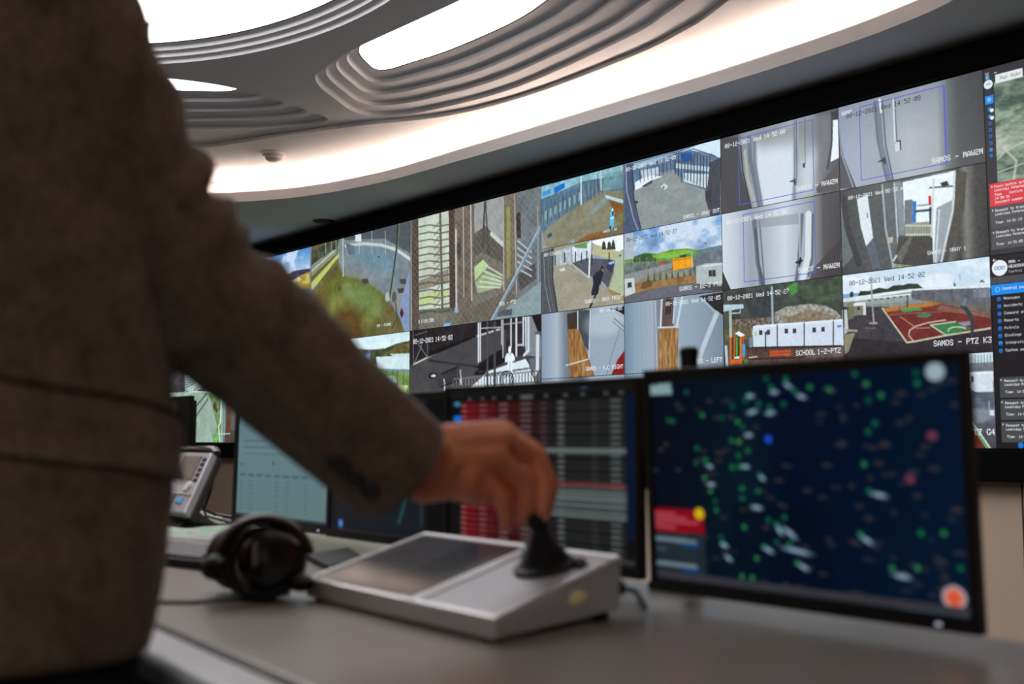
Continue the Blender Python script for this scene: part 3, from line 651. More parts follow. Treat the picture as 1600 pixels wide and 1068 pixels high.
def f_land():
    p = pic(3, 1, 1, CE, (110,120,120)).vgrad([(0,(106,152,206)),(.3,(150,178,208)),(.42,(170,190,206)),(.5,(110,140,80)),(.7,(112,118,110)),(1,(92,94,98))])
    n = vnoise(p.h, p.w, 5, 6, 4); p.mix(((n-.44)*6)*(p.Y/p.h < .42), (208,220,232), .9); p.mix(((.42-n)*5)*(p.Y/p.h < .4), (86,118,160), .6)
    p.poly([(640,260),(720,232),(800,240),(900,212),(1000,204),(1060,215),(1235,205),(1235,330),(580,390),(580,280)], (96,146,58), nz=30, cell=(16,24)); p.poly([(640,262),(700,240),(790,245),(790,290),(640,300)], (62,92,52), nz=20); p.poly([(760,250),(960,212),(1050,225),(900,270),(780,270)], (128,178,64), nz=20, cell=(16,24)); p.poly([(1060,215),(1235,180),(1235,210),(1060,225)], (96,120,146))
    p.poly([(580,300),(900,285),(1050,260),(1235,210),(1235,420),(580,470)], (104,114,108), nz=34, cell=(20,34)); p.poly([(580,380),(900,300),(900,335),(580,440)], (138,142,142), nz=10); p.poly([(640,415),(900,345),(1000,350),(1060,400),(660,460)], (150,142,124), .7, nz=30, cell=(20,30))
    for i in range(14): p.line([(590+i*46,345-i*6),(590+i*46,270-i*2)], 1, (140,150,150))
    p.poly([(1060,235),(1235,205),(1235,310),(1060,320)], (108,118,128), nz=24, cell=(14,30)); p.poly([(900,275),(1035,258),(1042,325),(905,352)], (238,160,28)); p.line([(900,285),(1035,268)], 1.2, (180,106,20)); p.line([(940,275),(943,345)], 1, (196,120,20)); p.line([(985,270),(988,335)], 1, (196,120,20)); p.poly([(950,252),(995,245),(995,262),(950,266)], (56,60,58)); p.poly([(805,295),(850,288),(850,308),(805,314)], (170,84,70))
    p.poly([(640,440),(1060,380),(1060,430),(900,450),(650,500)], (146,112,74), nz=30, cell=(18,26)); p.poly([(700,430),(760,415),(770,450),(720,475),(690,470)], (104,74,48), .8)
    for i in range(9): x = 730+i*40; p.poly([(x,430-i*6),(x+8,350-i*2),(x+18,430-i*6)], (62,86,50), .8)
    p.poly([(580,560),(760,490),(950,450),(1235,470),(1235,500),(580,580)], (104,104,114)); p.poly([(580,110),(640,98),(642,272),(582,282)], (172,180,186))
    p.poly([(1058,325),(1120,305),(1235,300),(1235,445),(1060,440)], (172,184,180)); p.poly([(1100,318),(1235,300),(1235,312),(1100,332)], (206,214,214)); p.poly([(1142,350),(1188,348),(1188,392),(1142,392)], (54,54,60)); p.line([(1165,348),(1165,392)], 1, (140,146,150)); p.poly([(1060,440),(1235,448),(1235,492),(1110,480)], (70,64,60), .8)
    p.poly([(580,410),(645,400),(652,500),(582,528)], (196,202,202)); p.poly([(600,434),(628,430),(628,464),(600,470)], (60,62,70)); p.ell(1120,170, 1.2, 1.2, (40,40,40)); p.line([(1030,240),(1032,330)], 2.4, (170,178,180)); return p
def f_cor(k, r, left):
    if left:
        p = pic(k, r, 1, CE, (150,164,178)).hgrad([(0,(134,150,168)),(.2,(170,182,194)),(.3,(120,130,142)),(.5,(84,92,100)),(.62,(158,172,186)),(.85,(168,180,190)),(1,(150,164,176))])
        if r == 2:
            p.poly([(270,620),(350,615),(350,900),(310,850),(270,740)], (70,78,84)); p.poly([(350,612),(580,640),(580,1070),(390,1060),(342,940)], (150,164,178)); p.ell(450,700, 46, 22, (186,198,208), .6, soft=30)
            p.poly([(198,640),(262,630),(275,745),(200,750)], (66,54,48), nz=10); p.poly([(200,745),(275,740),(345,950),(390,1080),(215,1085)], (150,110,66), nz=46, cell=(8,90)); p.line([(190,985),(335,945)], 2.6, (206,200,186)); p.line([(268,625),(268,740)], 2.6, (196,204,208)); p.line([(193,650),(215,1060)], 2, (110,112,116)); p.line([(352,620),(342,940)], 2.4, (196,206,212)); p.line([(550,740),(500,900),(460,1050)], 1, (96,106,116)); p.line([(510,670),(580,730)], 1.4, (90,100,110)); p.line([(500,690),(580,760)], 1, (90,100,110))
            p.poly([(480,605),(580,590),(580,650),(540,625)], (34,30,32)); p.poly([(490,1055),(535,945),(580,885),(580,1050)], (128,34,34)); p.line([(470,605),(580,690)], 2.4, (176,188,196))
        return p
    p = pic(k, r, 1, CE, (150,164,178)).hgrad([(0,(112,136,154)),(.12,(140,160,174)),(.3,(158,172,184)),(.36,(120,130,140)),(.56,(150,168,182)),(.8,(138,154,168)),(1,(120,136,150))])
    if r == 2:
        for i in range(6): p.line([(600+i*30,575),(610+i*30,1055)], 1, (126,146,160), .5)
        p.poly([(835,545),(910,535),(905,735),(830,735)], (96,80,76), nz=10); p.poly([(860,540),(890,537),(892,640),(850,650)], (64,52,52)); p.poly([(808,735),(940,730),(935,1060),(800,1060)], (156,118,74), nz=46, cell=(8,90)); p.line([(805,733),(940,728)], 2.8, (196,200,202)); p.line([(830,545),(820,730)], 3.4, (204,214,220)); p.line([(786,560),(800,1050)], 2, (180,192,200)); p.line([(918,535),(905,700)], 3, (190,202,210)); p.line([(965,530),(930,725)], 4, (196,208,216)); p.line([(1195,640),(1130,800),(1070,960)], 9, (182,194,202)); p.poly([(1075,525),(1235,495),(1240,650),(1180,610),(1120,550)], (44,42,44)); p.line([(1090,540),(1200,640)], 2.4, (170,180,186))
    return p
def f_doorA():
    p = pic(4, 0, 1, CF_, (100,102,106)).hgrad([(0,(74,74,76)),(.14,(88,88,90)),(.2,(134,138,146)),(.34,(150,156,164)),(.6,(170,176,182)),(.78,(150,154,160)),(.86,(104,106,110)),(1,(84,84,86))])
    p.poly([(270,480),(530,360),(535,830),(520,930),(325,950),(280,700)], (206,216,222), soft=2); p.mix(p.mask([(250,430),(700,330),(700,520),(540,540),(280,560)], soft=8)*np.clip(1.15-p.Y/p.h*2.6,0,1), (120,120,122), .9)
    p.poly([(90,1000),(40,820),(20,480),(150,460),(170,700),(240,960)], (72,72,74)); p.line([(165,500),(180,700),(240,960)], 2.4, (44,44,48)); p.line([(195,560),(215,760),(275,960)], 5, (168,172,160)); p.line([(225,470),(232,620),(300,950)], 7, (106,112,128)); p.line([(262,470),(262,640),(310,940)], 6, (120,128,142))
    p.line([(552,350),(552,700),(535,910)], 8, (150,156,172)); p.line([(540,355),(540,930)], 2, (110,114,128)); p.line([(553,345),(555,780)], 1.2, (60,62,70)); p.poly([(580,640),(700,500),(690,820),(570,880)], (206,214,220), .8, soft=8); p.line([(612,330),(614,640)], 1, (84,86,92)); p.poly([(596,648),(615,640),(612,675),(600,675)], (50,50,54)); p.poly([(498,775),(548,750),(550,795),(538,796),(536,775)], (54,56,60))
    p.poly([(700,330),(800,300),(800,480),(770,680),(690,810),(720,560)], (120,122,124), .8, soft=5); p.line([(800,290),(800,500),(770,680)], 3, (64,64,68)); p.poly([(808,340),(850,335),(850,605),(790,636),(805,500)], (228,234,238)); p.poly([(690,820),(850,640),(850,830),(700,850)], (86,82,84)); p.poly([(790,290),(850,270),(850,340),(806,345)], (58,58,62))
    p.poly([(630,930),(850,830),(850,870),(640,900)], (96,98,104)); return p
def f_doorB():
    p = pic(5, 0, 1, CG, (140,144,152)).hgrad([(0,(150,162,186)),(.1,(160,168,184)),(.3,(158,164,172)),(.5,(176,180,184)),(.7,(164,168,172)),(.77,(110,114,116)),(.84,(84,86,88)),(1,(72,72,74))])
    p.mix(np.clip(1.1-p.Y/p.h*2,0,1)*(p.X/p.w < .76), (128,134,146), .55); p.poly([(30,300),(60,480),(130,650),(30,650)], (84,84,90)); p.line([(38,290),(50,470),(110,640)], 2.6, (140,146,156)); p.poly([(-10,230),(30,225),(38,480),(-10,500)], (226,232,238), .3)
    p.line([(222,200),(240,400),(290,620)], 4, (104,110,130)); p.line([(240,200),(258,420),(305,620)], 6, (120,126,140)); p.line([(262,190),(280,420),(322,620)], 2, (90,94,106)); p.line([(248,185),(256,250)], 3, (220,228,236)); p.line([(326,180),(338,400)], 1.4, (90,94,102)); p.line([(320,180),(328,400)], 2.4, (206,212,218)); p.poly([(328,415),(350,400),(355,450),(330,458)], (206,210,214)); p.line([(340,402),(356,400),(358,445)], 1.8, (52,54,62))
    p.poly([(235,512),(278,482),(282,522),(270,520),(265,508)], (58,60,64)); p.poly([(50,250),(110,235),(90,260),(50,270)], (206,214,224), .7); return p
def f_doorC():
    p = pic(4, 1, 1, CF_, (190,198,206)).hgrad([(0,(206,214,222)),(.12,(190,198,206)),(.26,(150,158,168)),(.34,(160,168,176)),(.55,(200,210,216)),(.68,(170,176,184)),(.76,(150,154,160)),(.84,(112,112,114)),(.87,(84,82,84)),(1,(70,68,70))])
    p.crop = CHh
    p.poly([(45,120),(130,310),(30,330)], (60,56,60)); p.line([(350,-320),(380,60),(430,280)], 7, (86,90,104)); p.line([(330,-320),(400,280)], 2, (110,114,126)); p.line([(395,-330),(445,280)], 2.4, (104,108,122)); p.line([(790,-380),(760,60),(735,240)], 6, (106,112,126)); p.line([(850,-390),(845,0),(800,200)], 10, (208,216,222)); p.line([(890,-390),(885,20),(850,180)], 3, (92,94,104)); p.line([(770,-380),(770,20)], 2, (170,176,186))
    p.poly([(880,130),(1160,-180),(1160,190),(860,215)], (64,58,60), .7); p.poly([(725,55),(768,35),(770,10),(785,10),(786,32),(800,38),(780,60),(770,95),(762,70),(730,65)], (28,28,30)); p.poly([(1150,-80),(1270,-100),(1240,60),(1200,90),(1150,40)], (108,114,118), .8); p.poly([(340,-330),(760,-400),(760,-300),(340,-260)], (130,134,140), .5); return p
def f_xray():
    p = pic(5, 1, 1, CG, (78,80,80)).hgrad([(0,(72,72,72)),(.2,(84,86,86)),(.5,(90,92,92)),(.76,(104,108,108)),(.82,(72,70,66)),(.87,(120,122,114)),(.93,(70,68,66)),(1,(60,58,58))])
    p.poly([(40,700),(60,760),(120,990),(60,1060),(20,1040)], (104,112,112)); p.line([(60,700),(80,850),(140,1040)], 9, (62,62,64)); p.poly([(130,705),(185,680),(215,910),(178,950),(150,850)], (216,226,228)); p.line([(184,780),(186,800)], 1.4, (70,72,74)); p.poly([(178,950),(215,905),(260,1060),(210,1065)], (96,100,112)); p.poly([(195,660),(260,640),(300,1050),(250,1060),(215,850)], (86,90,90))
    p.line([(262,630),(280,860),(320,1060)], 3, (160,168,166)); p.poly([(270,620),(365,615),(385,900),(345,960),(320,1040),(290,860)], (96,104,106)); p.line([(325,620),(345,950)], 2.4, (184,192,192)); p.poly([(330,615),(360,612),(380,800),(380,890),(350,890)], (130,142,146))
    p.poly([(368,615),(645,555),(640,700),(560,1000),(530,1040),(520,850),(380,840)], (228,238,240)); p.poly([(380,830),(525,820),(525,890),(385,900)], (142,146,134)); p.poly([(345,900),(525,895),(525,1040),(330,1055)], (74,72,70)); p.poly([(330,1000),(400,905),(420,905),(360,1040)], (120,116,106), .7)
    p.poly([(378,712),(420,705),(420,830),(380,835)], (110,116,124)); p.poly([(420,715),(440,715),(438,825),(420,828)], (40,116,190)); p.poly([(503,690),(518,685),(518,735),(503,735)], (208,34,50)); p.line([(436,768),(515,760)], 3, (60,68,72)); p.line([(512,750),(514,830)], 3, (40,44,50)); p.line([(445,738),(510,732)], 1.4, (96,100,104))
    p.line([(510,645),(640,635)], 2, (70,72,74)); p.poly([(565,620),(600,608),(610,630),(575,640)], (44,44,48)); p.line([(530,600),(520,900)], 2.4, (196,206,208)); p.poly([(545,750),(640,700),(590,940),(550,1040),(530,1030)], (150,160,164)); p.line([(640,560),(630,760),(570,1030)], 3, (200,208,210)); p.line([(560,760),(540,1030)], 2.2, (204,212,216))
    for i in range(10): p.ell(388+i*14,889, 1.4, 1.6, (206,206,180)); p.ell(388+i*14,842, 1.4, 1.4, (206,206,180))
    p.poly([(290,905),(318,900),(316,930),(296,935)], (196,170,150)); p.line([(335,1000),(320,1025)], 2.4, (206,212,214)); p.poly([(320,1040),(460,1055),(460,1070),(330,1060)], (150,170,120), .8, nz=40, cell=(12,60)); p.poly([(655,560),(705,560),(690,760),(600,1040),(575,1040),(640,760)], (82,78,70)); return p
def f_school():
    p = pic(4, 2, 1, CHh, (74,78,74)); p.noise(18, 12, 18, 4)
    p.poly([(58,320),(1160,185),(1160,480),(850,445),(560,520),(58,600)], (66,72,66), nz=24, cell=(12,22)); p.poly([(640,290),(740,240),(760,320),(700,370)], (76,150,64), .8, nz=20); p.poly([(720,290),(1150,200),(1150,440),(800,400)], (70,88,66), .7, nz=26, cell=(16,24)); p.poly([(260,330),(540,320),(540,560),(300,580)], (58,62,66), .7, nz=16)
    p.poly([(540,520),(640,470),(840,440),(1000,455),(1110,510),(1170,590),(560,630),(540,600)], (146,144,134), nz=60, cell=(34,60)); p.poly([(640,560),(900,500),(1100,560),(1090,590),(640,620)], (120,100,76), .6, nz=50, cell=(34,60)); p.poly([(150,590),(540,560),(540,630),(330,650),(330,760),(70,780)], (110,96,88), nz=60, cell=(34,60))
    p.poly([(70,680),(300,640),(330,760),(70,800)], (104,96,62), .7, nz=40, cell=(30,40)); p.line([(510,290),(518,620)], 4, (150,170,178)); p.poly([(58,450),(245,445),(250,480),(140,500),(58,515)], (176,202,212)); p.line([(125,510),(130,800)], 5, (170,178,166)); p.line([(220,490),(215,525),(130,530)], 2, (176,184,184))
    p.poly([(335,650),(360,640),(1175,582),(1200,600),(1180,830),(340,850),(330,700)], (204,214,226)); p.poly([(335,650),(1175,582),(1180,600),(335,670)], (220,228,236))
    for x in (560,810,1080): p.line([(x,640-(x-560)*.07),(x,845)], 2, (70,76,84))
    for x, y in ((406,710),(478,705),(644,695),(720,692),(902,684),(985,678)): p.poly([(x-15,y-22),(x+16,y-24),(x+16,y+20),(x-15,y+22)], (52,58,70))
    p.poly([(345,705),(370,702),(372,735),(348,738)], (150,206,110)); p.poly([(1115,640),(1155,636),(1155,658),(1115,662)], (96,130,200)); p.line([(450,720),(455,960)], 2.2, (60,66,70)); p.poly([(440,710),(470,690),(476,706),(450,726)], (60,64,70))
    p.poly([(1160,500),(1195,495),(1210,700),(1180,830)], (176,180,168)); p.poly([(1190,690),(1290,680),(1240,820),(1180,900)], (150,144,120), nz=20)
    p.poly([(260,845),(1200,830),(1200,1000),(90,1020),(90,960)], (92,72,68), nz=22, cell=(20,40)); p.line([(280,850),(1150,832)], 2.6, (52,34,34)); p.line([(300,955),(800,940)], 1.6, (52,36,36))
    for i in range(44): p.line([(290+i*21,850-i*.4),(290+i*21,950-i*.6)], .8, (58,40,40) if i % 4 else (46,30,32))
    p.poly([(820,850),(1190,840),(1190,930),(830,940)], (120,112,116), .5, nz=30, cell=(20,60)); p.poly([(485,878),(690,870),(690,920),(490,930)], (190,84,44)); p.line([(490,900),(690,893)], 1, (130,56,32)); p.poly([(165,715),(205,695),(262,730),(225,750)], (226,232,236))
    p.poly([(120,755),(245,745),(250,990),(120,1000)], (70,60,46)); p.line([(128,760),(128,1000)], 4, (198,106,44)); p.line([(165,740),(160,990)], 3, (190,98,40)); p.line([(222,760),(225,990)], 4.4, (204,112,48)); p.line([(245,750),(250,960)], 2.4, (190,98,40)); p.poly([(120,960),(225,950),(225,1000),(120,1005)], (196,100,42)); p.line([(185,760),(185,920)], 3, (66,170,72)); p.poly([(235,815),(262,815),(262,930),(238,930)], (70,160,206)); p.poly([(160,935),(210,925),(212,945),(165,950)], (220,226,222)); p.line([(300,940),(370,930)], 1.6, (220,214,170)); p.line([(85,840),(95,1010)], 5, (180,196,206)); p.poly([(300,760),(335,750),(335,840),(300,850)], (120,134,150)); p.poly([(255,960),(285,955),(285,1000),(255,1000)], (70,140,66)); return p
def f_court():
    p = pic(5, 2, 1, CI, (74,70,74)).vgrad([(0,(176,208,232)),(.3,(206,222,232)),(.34,(70,66,70)),(1,(56,52,56))])
    p.poly([(20,250),(1500,60),(1500,375),(800,390),(200,480),(20,500)], (200,218,230)); n = vnoise(p.h, p.w, 6, 6, 4); p.mix(((n-.46)*6)*p.mask([(20,250),(1500,60),(1500,330),(20,430)]), (226,234,240), .9); p.poly([(35,440),(200,425),(200,480),(35,480)], (120,160,200))
    p.poly([(190,450),(215,405),(300,405),(400,372),(480,385),(540,350),(640,345),(690,330),(780,335),(830,375),(700,400),(200,455)], (46,58,46), nz=18, cell=(16,30)); p.ell(130,440, 3, 4, (40,52,46)); p.poly([(1128,355),(1140,310),(1155,355)], (54,62,56)); p.poly([(1380,320),(1410,290),(1440,320)], (70,76,70), .8)
    p.poly([(20,480),(180,490),(700,410),(1490,370),(1490,560),(20,560)], (132,138,138), nz=14, cell=(10,40)); p.line([(30,500),(190,470),(700,400),(1490,362)], 4, (222,228,232)); p.line([(170,495),(700,440)], 3, (214,220,224)); p.poly([(30,490),(170,460),(170,500),(30,515)], (206,214,218)); p.poly([(180,500),(720,445),(720,500),(180,550)], (150,156,150)); p.poly([(720,400),(1490,370),(1490,590),(1200,560),(720,480)], (98,100,106), nz=16, cell=(10,50)); p.poly([(1320,390),(1490,375),(1490,470),(1330,470)], (120,130,140), nz=24, cell=(8,60))
    for i in range(9): p.poly([(290+i*62,490-i*7),(312+i*62,488-i*7),(312+i*62,502-i*7),(290+i*62,504-i*7)], (70,76,78))
    p.poly([(20,560),(430,560),(680,915),(560,1080),(20,1080)], (66,62,68), nz=10); p.poly([(20,860),(680,905),(1500,780),(1500,1080),(20,1080)], (50,45,49), nz=6); p.poly([(725,470),(1490,560),(1490,640),(930,520)], (112,100,92), nz=12)
    p.poly([(430,572),(930,512),(1490,640),(1500,775),(672,910)], (110,46,42), nz=7); p.poly([(430,572),(930,512),(1010,530),(840,570),(480,610)], (176,120,56)); p.poly([(500,605),(900,555),(1010,545),(940,600),(560,640)], (126,58,48), .7); p.poly([(1000,540),(1490,640),(1490,670),(960,590)], (140,110,96), .7)
    p.poly([(600,580),(790,565),(828,590),(640,612)], (66,146,90)); p.ell(845,643, 10, 2.8, (66,118,82)); p.poly([(905,740),(1140,705),(1310,770),(1060,840)], (60,122,74)); p.poly([(1170,712),(1300,700),(1310,735),(1230,750)], (160,150,180), .8)
    p.line([(432,575),(672,910),(745,900),(1060,840),(1490,770)], 2.2, (196,196,170)); p.line([(905,740),(1060,840)], 1.8, (190,196,176)); p.line([(905,740),(1150,705)], 1.6, (190,196,176)); p.line([(745,905),(690,840),(700,790),(760,750),(880,715),(1050,690)], 1.8, (196,176,160)); p.line([(1080,800),(1085,775),(1130,758),(1200,758),(1245,770)], 1.6, (190,206,180)); p.line([(600,650),(770,770),(900,765)], 1.2, (176,140,110)); p.line([(480,640),(1100,600)], 1, (160,100,86))
    p.line([(318,270),(335,560),(348,715)], 2.2, (160,164,168)); p.line([(310,720),(375,720)], 3, (150,150,150)); p.line([(600,560),(600,680)], 1.4, (70,70,74)); p.line([(680,470),(675,560)], 1.8, (56,62,66)); p.line([(935,430),(935,580)], 1, (80,84,88)); p.line([(1210,550),(1250,575),(1300,650),(1312,700),(1315,830)], 4.4, (48,62,76)); p.poly([(1195,545),(1240,470),(1265,480),(1240,560)], (120,134,146), .7); p.line([(1190,240),(1195,300)], 1, (150,160,164))
    p.poly([(150,540),(265,525),(270,635),(150,650)], (128,124,112)); p.poly([(140,540),(165,520),(265,515),(265,540),(150,555)], (220,226,226)); p.poly([(240,540),(268,535),(270,640),(245,642)], (206,210,204)); p.poly([(188,562),(212,560),(212,590),(188,592)], (50,48,50)); p.poly([(90,520),(150,515),(150,670),(95,690)], (116,122,88), .8); p.poly([(55,590),(85,585),(100,800),(60,830)], (190,196,196)); p.poly([(60,830),(165,815),(100,1000),(40,1040)], (140,134,112), nz=16); p.line([(80,790),(180,795)], 3, (160,154,140)); p.line([(265,770),(365,770)], 2, (96,94,90)); return p
def f_g4():
    p = pic(5, 3, 1, CL, (86,88,96)).vgrad([(0,(206,222,230)),(.13,(190,206,216)),(.2,(120,126,130)),(.34,(84,86,90)),(.6,(96,98,106)),(1,(74,74,82))]); p.noise(10, 14, 20)
    for i in range(12): p.line([(65+i*16,515),(66+i*16,600)], .9, (110,120,126))
    p.poly([(60,560),(240,550),(240,640),(60,680)], (96,100,104), .8, nz=20, cell=(12,40)); p.poly([(110,605),(240,597),(240,705),(150,708),(118,690)], (206,216,224)); p.poly([(110,605),(240,597),(240,610),(110,618)], (226,232,238)); p.poly([(126,625),(138,625),(138,655),(128,655)], (52,56,66)); p.poly([(84,655),(112,655),(112,680),(84,682)], (170,160,70))
    p.poly([(70,700),(240,715),(245,900),(95,800)], (92,96,110), nz=20, cell=(12,20)); p.ell(150,830, 22, 9, (150,156,158), .6, soft=10); p.poly([(90,800),(215,1010),(60,1010),(60,760)], (110,48,42)); p.line([(90,810),(215,1005)], 4.4, (100,156,110)); p.line([(98,812),(228,1005)], 1.8, (214,218,206)); p.poly([(220,800),(245,800),(245,830),(220,828)], (206,214,222)); p.line([(218,755),(220,810)], 1.6, (150,158,166)); return p
def f_plain(k, r, n): return pic(k, r, n, CA, (90,100,96)).vgrad([(0,(150,170,190)),(.4,(120,130,120)),(1,(70,74,62))]).noise(20, 10, 14).rect_(.1,.42,.46,.6,(196,204,206)).rect_(.1,.42,.46,.45,(222,228,230)).rect_(.17,.48,.21,.53,(60,64,72)).rect_(.3,.48,.34,.53,(60,64,72)).rect_(.6,.1,.612,.75,(150,158,164)).rect_(0,.72,1,.86,(96,94,92))

CAPS = {}
def caption(key, *items): CAPS[key] = items
W_, K_ = (232,236,240), (30,32,36)
caption('ditch', ('ROS - FISHNG', .83, .90, .0135, W_, True))
caption('fence', ('ROS - PTZ', .83, .86, .016, W_, True), ('X F/99.T00', .075, .915, .016, W_, False))
caption('bw', ('08-12-2021', .03, .075, .0215, W_, False), ('14:52:03', .03+.0215*10.7/1.213, .075, .0215, W_, False))
caption('yard', ('SAMOS - B2', .93, .9, .010, W_, True))
caption('round', ('08-12-2021 Wed 14:52:05', .03, .06, .0142, W_, False), ('SAMOS - XRAY OUT', .985, .915, .0135, W_, True))
caption('entry', ('08-12-2021 Wed', .04, .06, .0142, W_, False), ('SAMOS - XRAY FRONT', .985, .875, .0148, W_, True))
caption('land', ('08-12-2021 Wed 14:52:27', .03, .075, .0142, K_, False), ('SAMOS - B2-3 PTZ', .99, .875, .0155, W_, True))
caption('corR', ('08 14:52:05', .98, .03, .0142, W_, True), ('SAMOS - K.C RIGHT', .985, .86, .0155, W_, True))
caption('corL', ('08-12-2021 Wed 14:52:05', .98, .05, .0142, W_, True), ('SAMOS - LEFT', .985, .86, .0155, W_, True))
caption('doorA', ('08-12-2021 Wed 14:52:08', .04, .09, .0142, W_, False), ('SAMOS - MAW2M', .985, .845, .0155, W_, True))
caption('doorB', ('08-12-2021 Wed 14:52:08', .06, .10, .0142, K_, False), ('SAMOS - MAW2M', .985, .845, .0155, W_, True))
caption('doorC', ('08-12-2021 Wed 14:52:08', .04, .09, .0142, W_, False), ('SAMOS - MAW2M', .985, .845, .0155, W_, True))
caption('xray', ('08-12-2021 Wed 02:52 pm', .06, .08, .0110, W_, False), ('SAMOS - XRAY 1', .86, .86, .0110, W_, True))
caption('school', ('08-12-2021 Wed 14:52:27', .04, .075, .0142, W_, False), ('SCHOOL~1-2-PTZ', .99, .845, .0160, W_, True))
caption('court', ('08-12-2021 Wed 14:52:02', .05, .075, .0142, K_, False), ('SAMOS - PTZ K3', .995, .845, .0160, W_, True))
caption('g4', ('SAMOS - PTZ G4', .995, .80, .0160, W_, True))

def ui_rect(r0): return cell(6, r0, 2)
def ui_top(parent):
    x0, x1, z0, z1 = ui_rect(0)
    q = Picture(260, 150, (x0+.062*CW, x1, z1-(z1-z0)*.62, z1-(z1-z0)*.085), VD-.0001, CA, (104,124,108))
    n = vnoise(150, 260, 9, 14, 5); q.mix((n-.46)*7, (146,164,148), .8); q.mix((.47-n)*7, (58,80,72), .8); n = vnoise(150, 260, 6, 9, 4)
    q.mix((n-.56)*9*(q.Y > 60), (186,190,178), .8); q.noise(22, 50, 80, 2)
    for pts in ([(0,.78),(.03,.70),(.06,.82),(.05,1)], [(.0,.9),(.08,.86),(.2,.92)], [(.03,.70),(.12,.62),(.3,.66)]): q.line(pts, 1.6, (206,206,196), .8, raw=True)
    q.mesh('map_view', M['wallscreen'], parent)
    v = Vec(ui_rect(0), VD-.0002); c = lambda x: x/2; W = W_; v.rect_(0,0,1,.085,(52,52,57)); v.rect_(c(.0),.085,c(.062),1,(44,44,48)); v.rect_(c(.062),.62,1,1,(52,52,57))
    v.rect_(c(.072),.045,c(.235),.092,(226,232,232)); v.text('Map', c(.10), .058, .0098, (120,124,126)); v.text('Hybrid', c(.165), .058, .0098, (120,124,126))
    v.rect_(c(.012),.022,c(.034),.045,(130,132,138)); v.disc(c(.024),.052,.006,(120,210,190)); v.disc(c(.032),.054,.005,(60,120,220)); v.disc(c(.028),.087,.0165,(226,234,240))
    v.text('000', c(.013), .079, .0062, (60,130,190)); v.disc(c(.030),.127,.0068,(34,92,140)); v.disc(c(.030),.127,.006,(44,44,48)); v.rect_(c(.006),.148,c(.056),.193,(16,140,240)); v.disc(c(.03),.17,.008,(120,190,250))
    for k, t in enumerate((.222,.262,.298,.335,.368,.404,.440,.472)):
        b = t; col = (24,104,190) if k not in (0,1,6) else (20,140,235)
        v.rect_(c(.022),b-.010,c(.040),b+.008,col); 
        if k in (0,1): v.disc(c(.044),b+.008,.007,(220,240,250))
        if k in (2,3,4,5): v.rect_(c(.026),b-.005,c(.036),b+.003,(44,44,48))
    v.text('<', c(.066), .022, .012, W)
    def card(b0, b1, col, lines, a0=.012):
        v.rect_(c(a0), b0, 1, b1, col); v.rect_(c(a0+.012), b0+.012, c(a0+.018), b0+.02, (230,230,230))
        for (t, a, b, wd) in lines: v.text(t, c(a), b, wd, (240,240,242))
    card(.622,.745,(214,54,66), [('Panic button activated', .042, .632, .0068), ('Leonidas Petermas Pano', .042, .652, .0068), ('Time', .042, .676, .0068), ('Confirm and ok', .13, .676, .0068), ('14:50:38', .042, .696, .0068), ('Incident number: 2021120', .042, .716, .0068)])
    card(.748,.862,(78,78,84), [('Request to transmit is on', .042, .760, .0068), ('Leonidas Petermas Pano', .042, .780, .0068), ('Time: 14:51:13', .042, .824, .0068)])
    card(.866,.972,(78,78,84), [('Request to transmit is on', .042, .876, .0068), ('Leonidas Petermas Pano', .042, .896, .0068), ('Time: 14:51:05', .042, .938, .0068)])
    return v.build('interface', M['wallscreen'], parent)
def ui_low(parent):
    v = Vec(ui_rect(2), VD-.0002); c = lambda x: x/2; W = W_
    v.rect_(0,0,1,1,(28,26,29)); v.rect_(0,.112,1,.148,(72,72,76)); v.rect_(0,.152,1,.205,(14,140,236))
    v.rect_(c(.018),.021,c(.036),.025,(200,204,208)); v.raw([v.P(c(.014),.023), v.P(c(.024),.034), v.P(c(.024),.012)], (200,204,208))
    v.disc(c(.055),.066,.028,(232,238,242), 32)
    for k in range(3): q = .034+k*.021; v.disc(c(q),.066,.0068,(30,120,200)); v.disc(c(q),.066,.0040,(232,238,242))
    v.text('MMA -', c(.11), .032, .0082, W); v.text('HEADQUARTERS', c(.11), .056, .0082, W); v.text('Control room', c(.11), .084, .0068, (180,182,186)); v.disc(c(.24),.018,.007,(110,210,190)); v.disc(c(.255),.018,.007,(40,110,220))
    v.disc(c(.038),.178,.009,(120,196,250)); v.disc(c(.038),.178,.006,(14,140,236)); v.text('Control panel', c(.068), .168, .0076, W)
    for k, t in enumerate(('Messages','Accidents','Command and Control','Reports','Patrols','Bindings','Integration','System settings')):
        b = .228+k*.0385; v.disc(c(.044),b,.0075,(24,112,200) if k != 6 else (20,150,240)); v.rect_(c(.036),b,c(.052),b+.012,(20,92,170)); v.text(t, c(.072), b-.009, .0074, (206,208,212))
        if k < 2: v.disc(c(.262),b-.004,.009,(30,170,230))
    for k in range(3):
        b = .635+k*.1145; v.rect_(c(.030),b,1,b+.106,(70,72,76)); v.rect_(c(.036),b+.01,c(.042),b+.018,(220,222,224))
        v.text('Request to transmit is on', c(.058), b+.012, .0068, (236,238,240)); v.text('Leonidas Petermas Pano', c(.058), b+.032, .0068, (236,238,240)); v.text('Time: 14:5%d:1%d' % (k, k+2), c(.062), b+.070, .0068, (236,238,240))
    v.disc(c(.14),.985,.010,(20,120,220)); return v.build('interface', M['wallscreen'], parent)

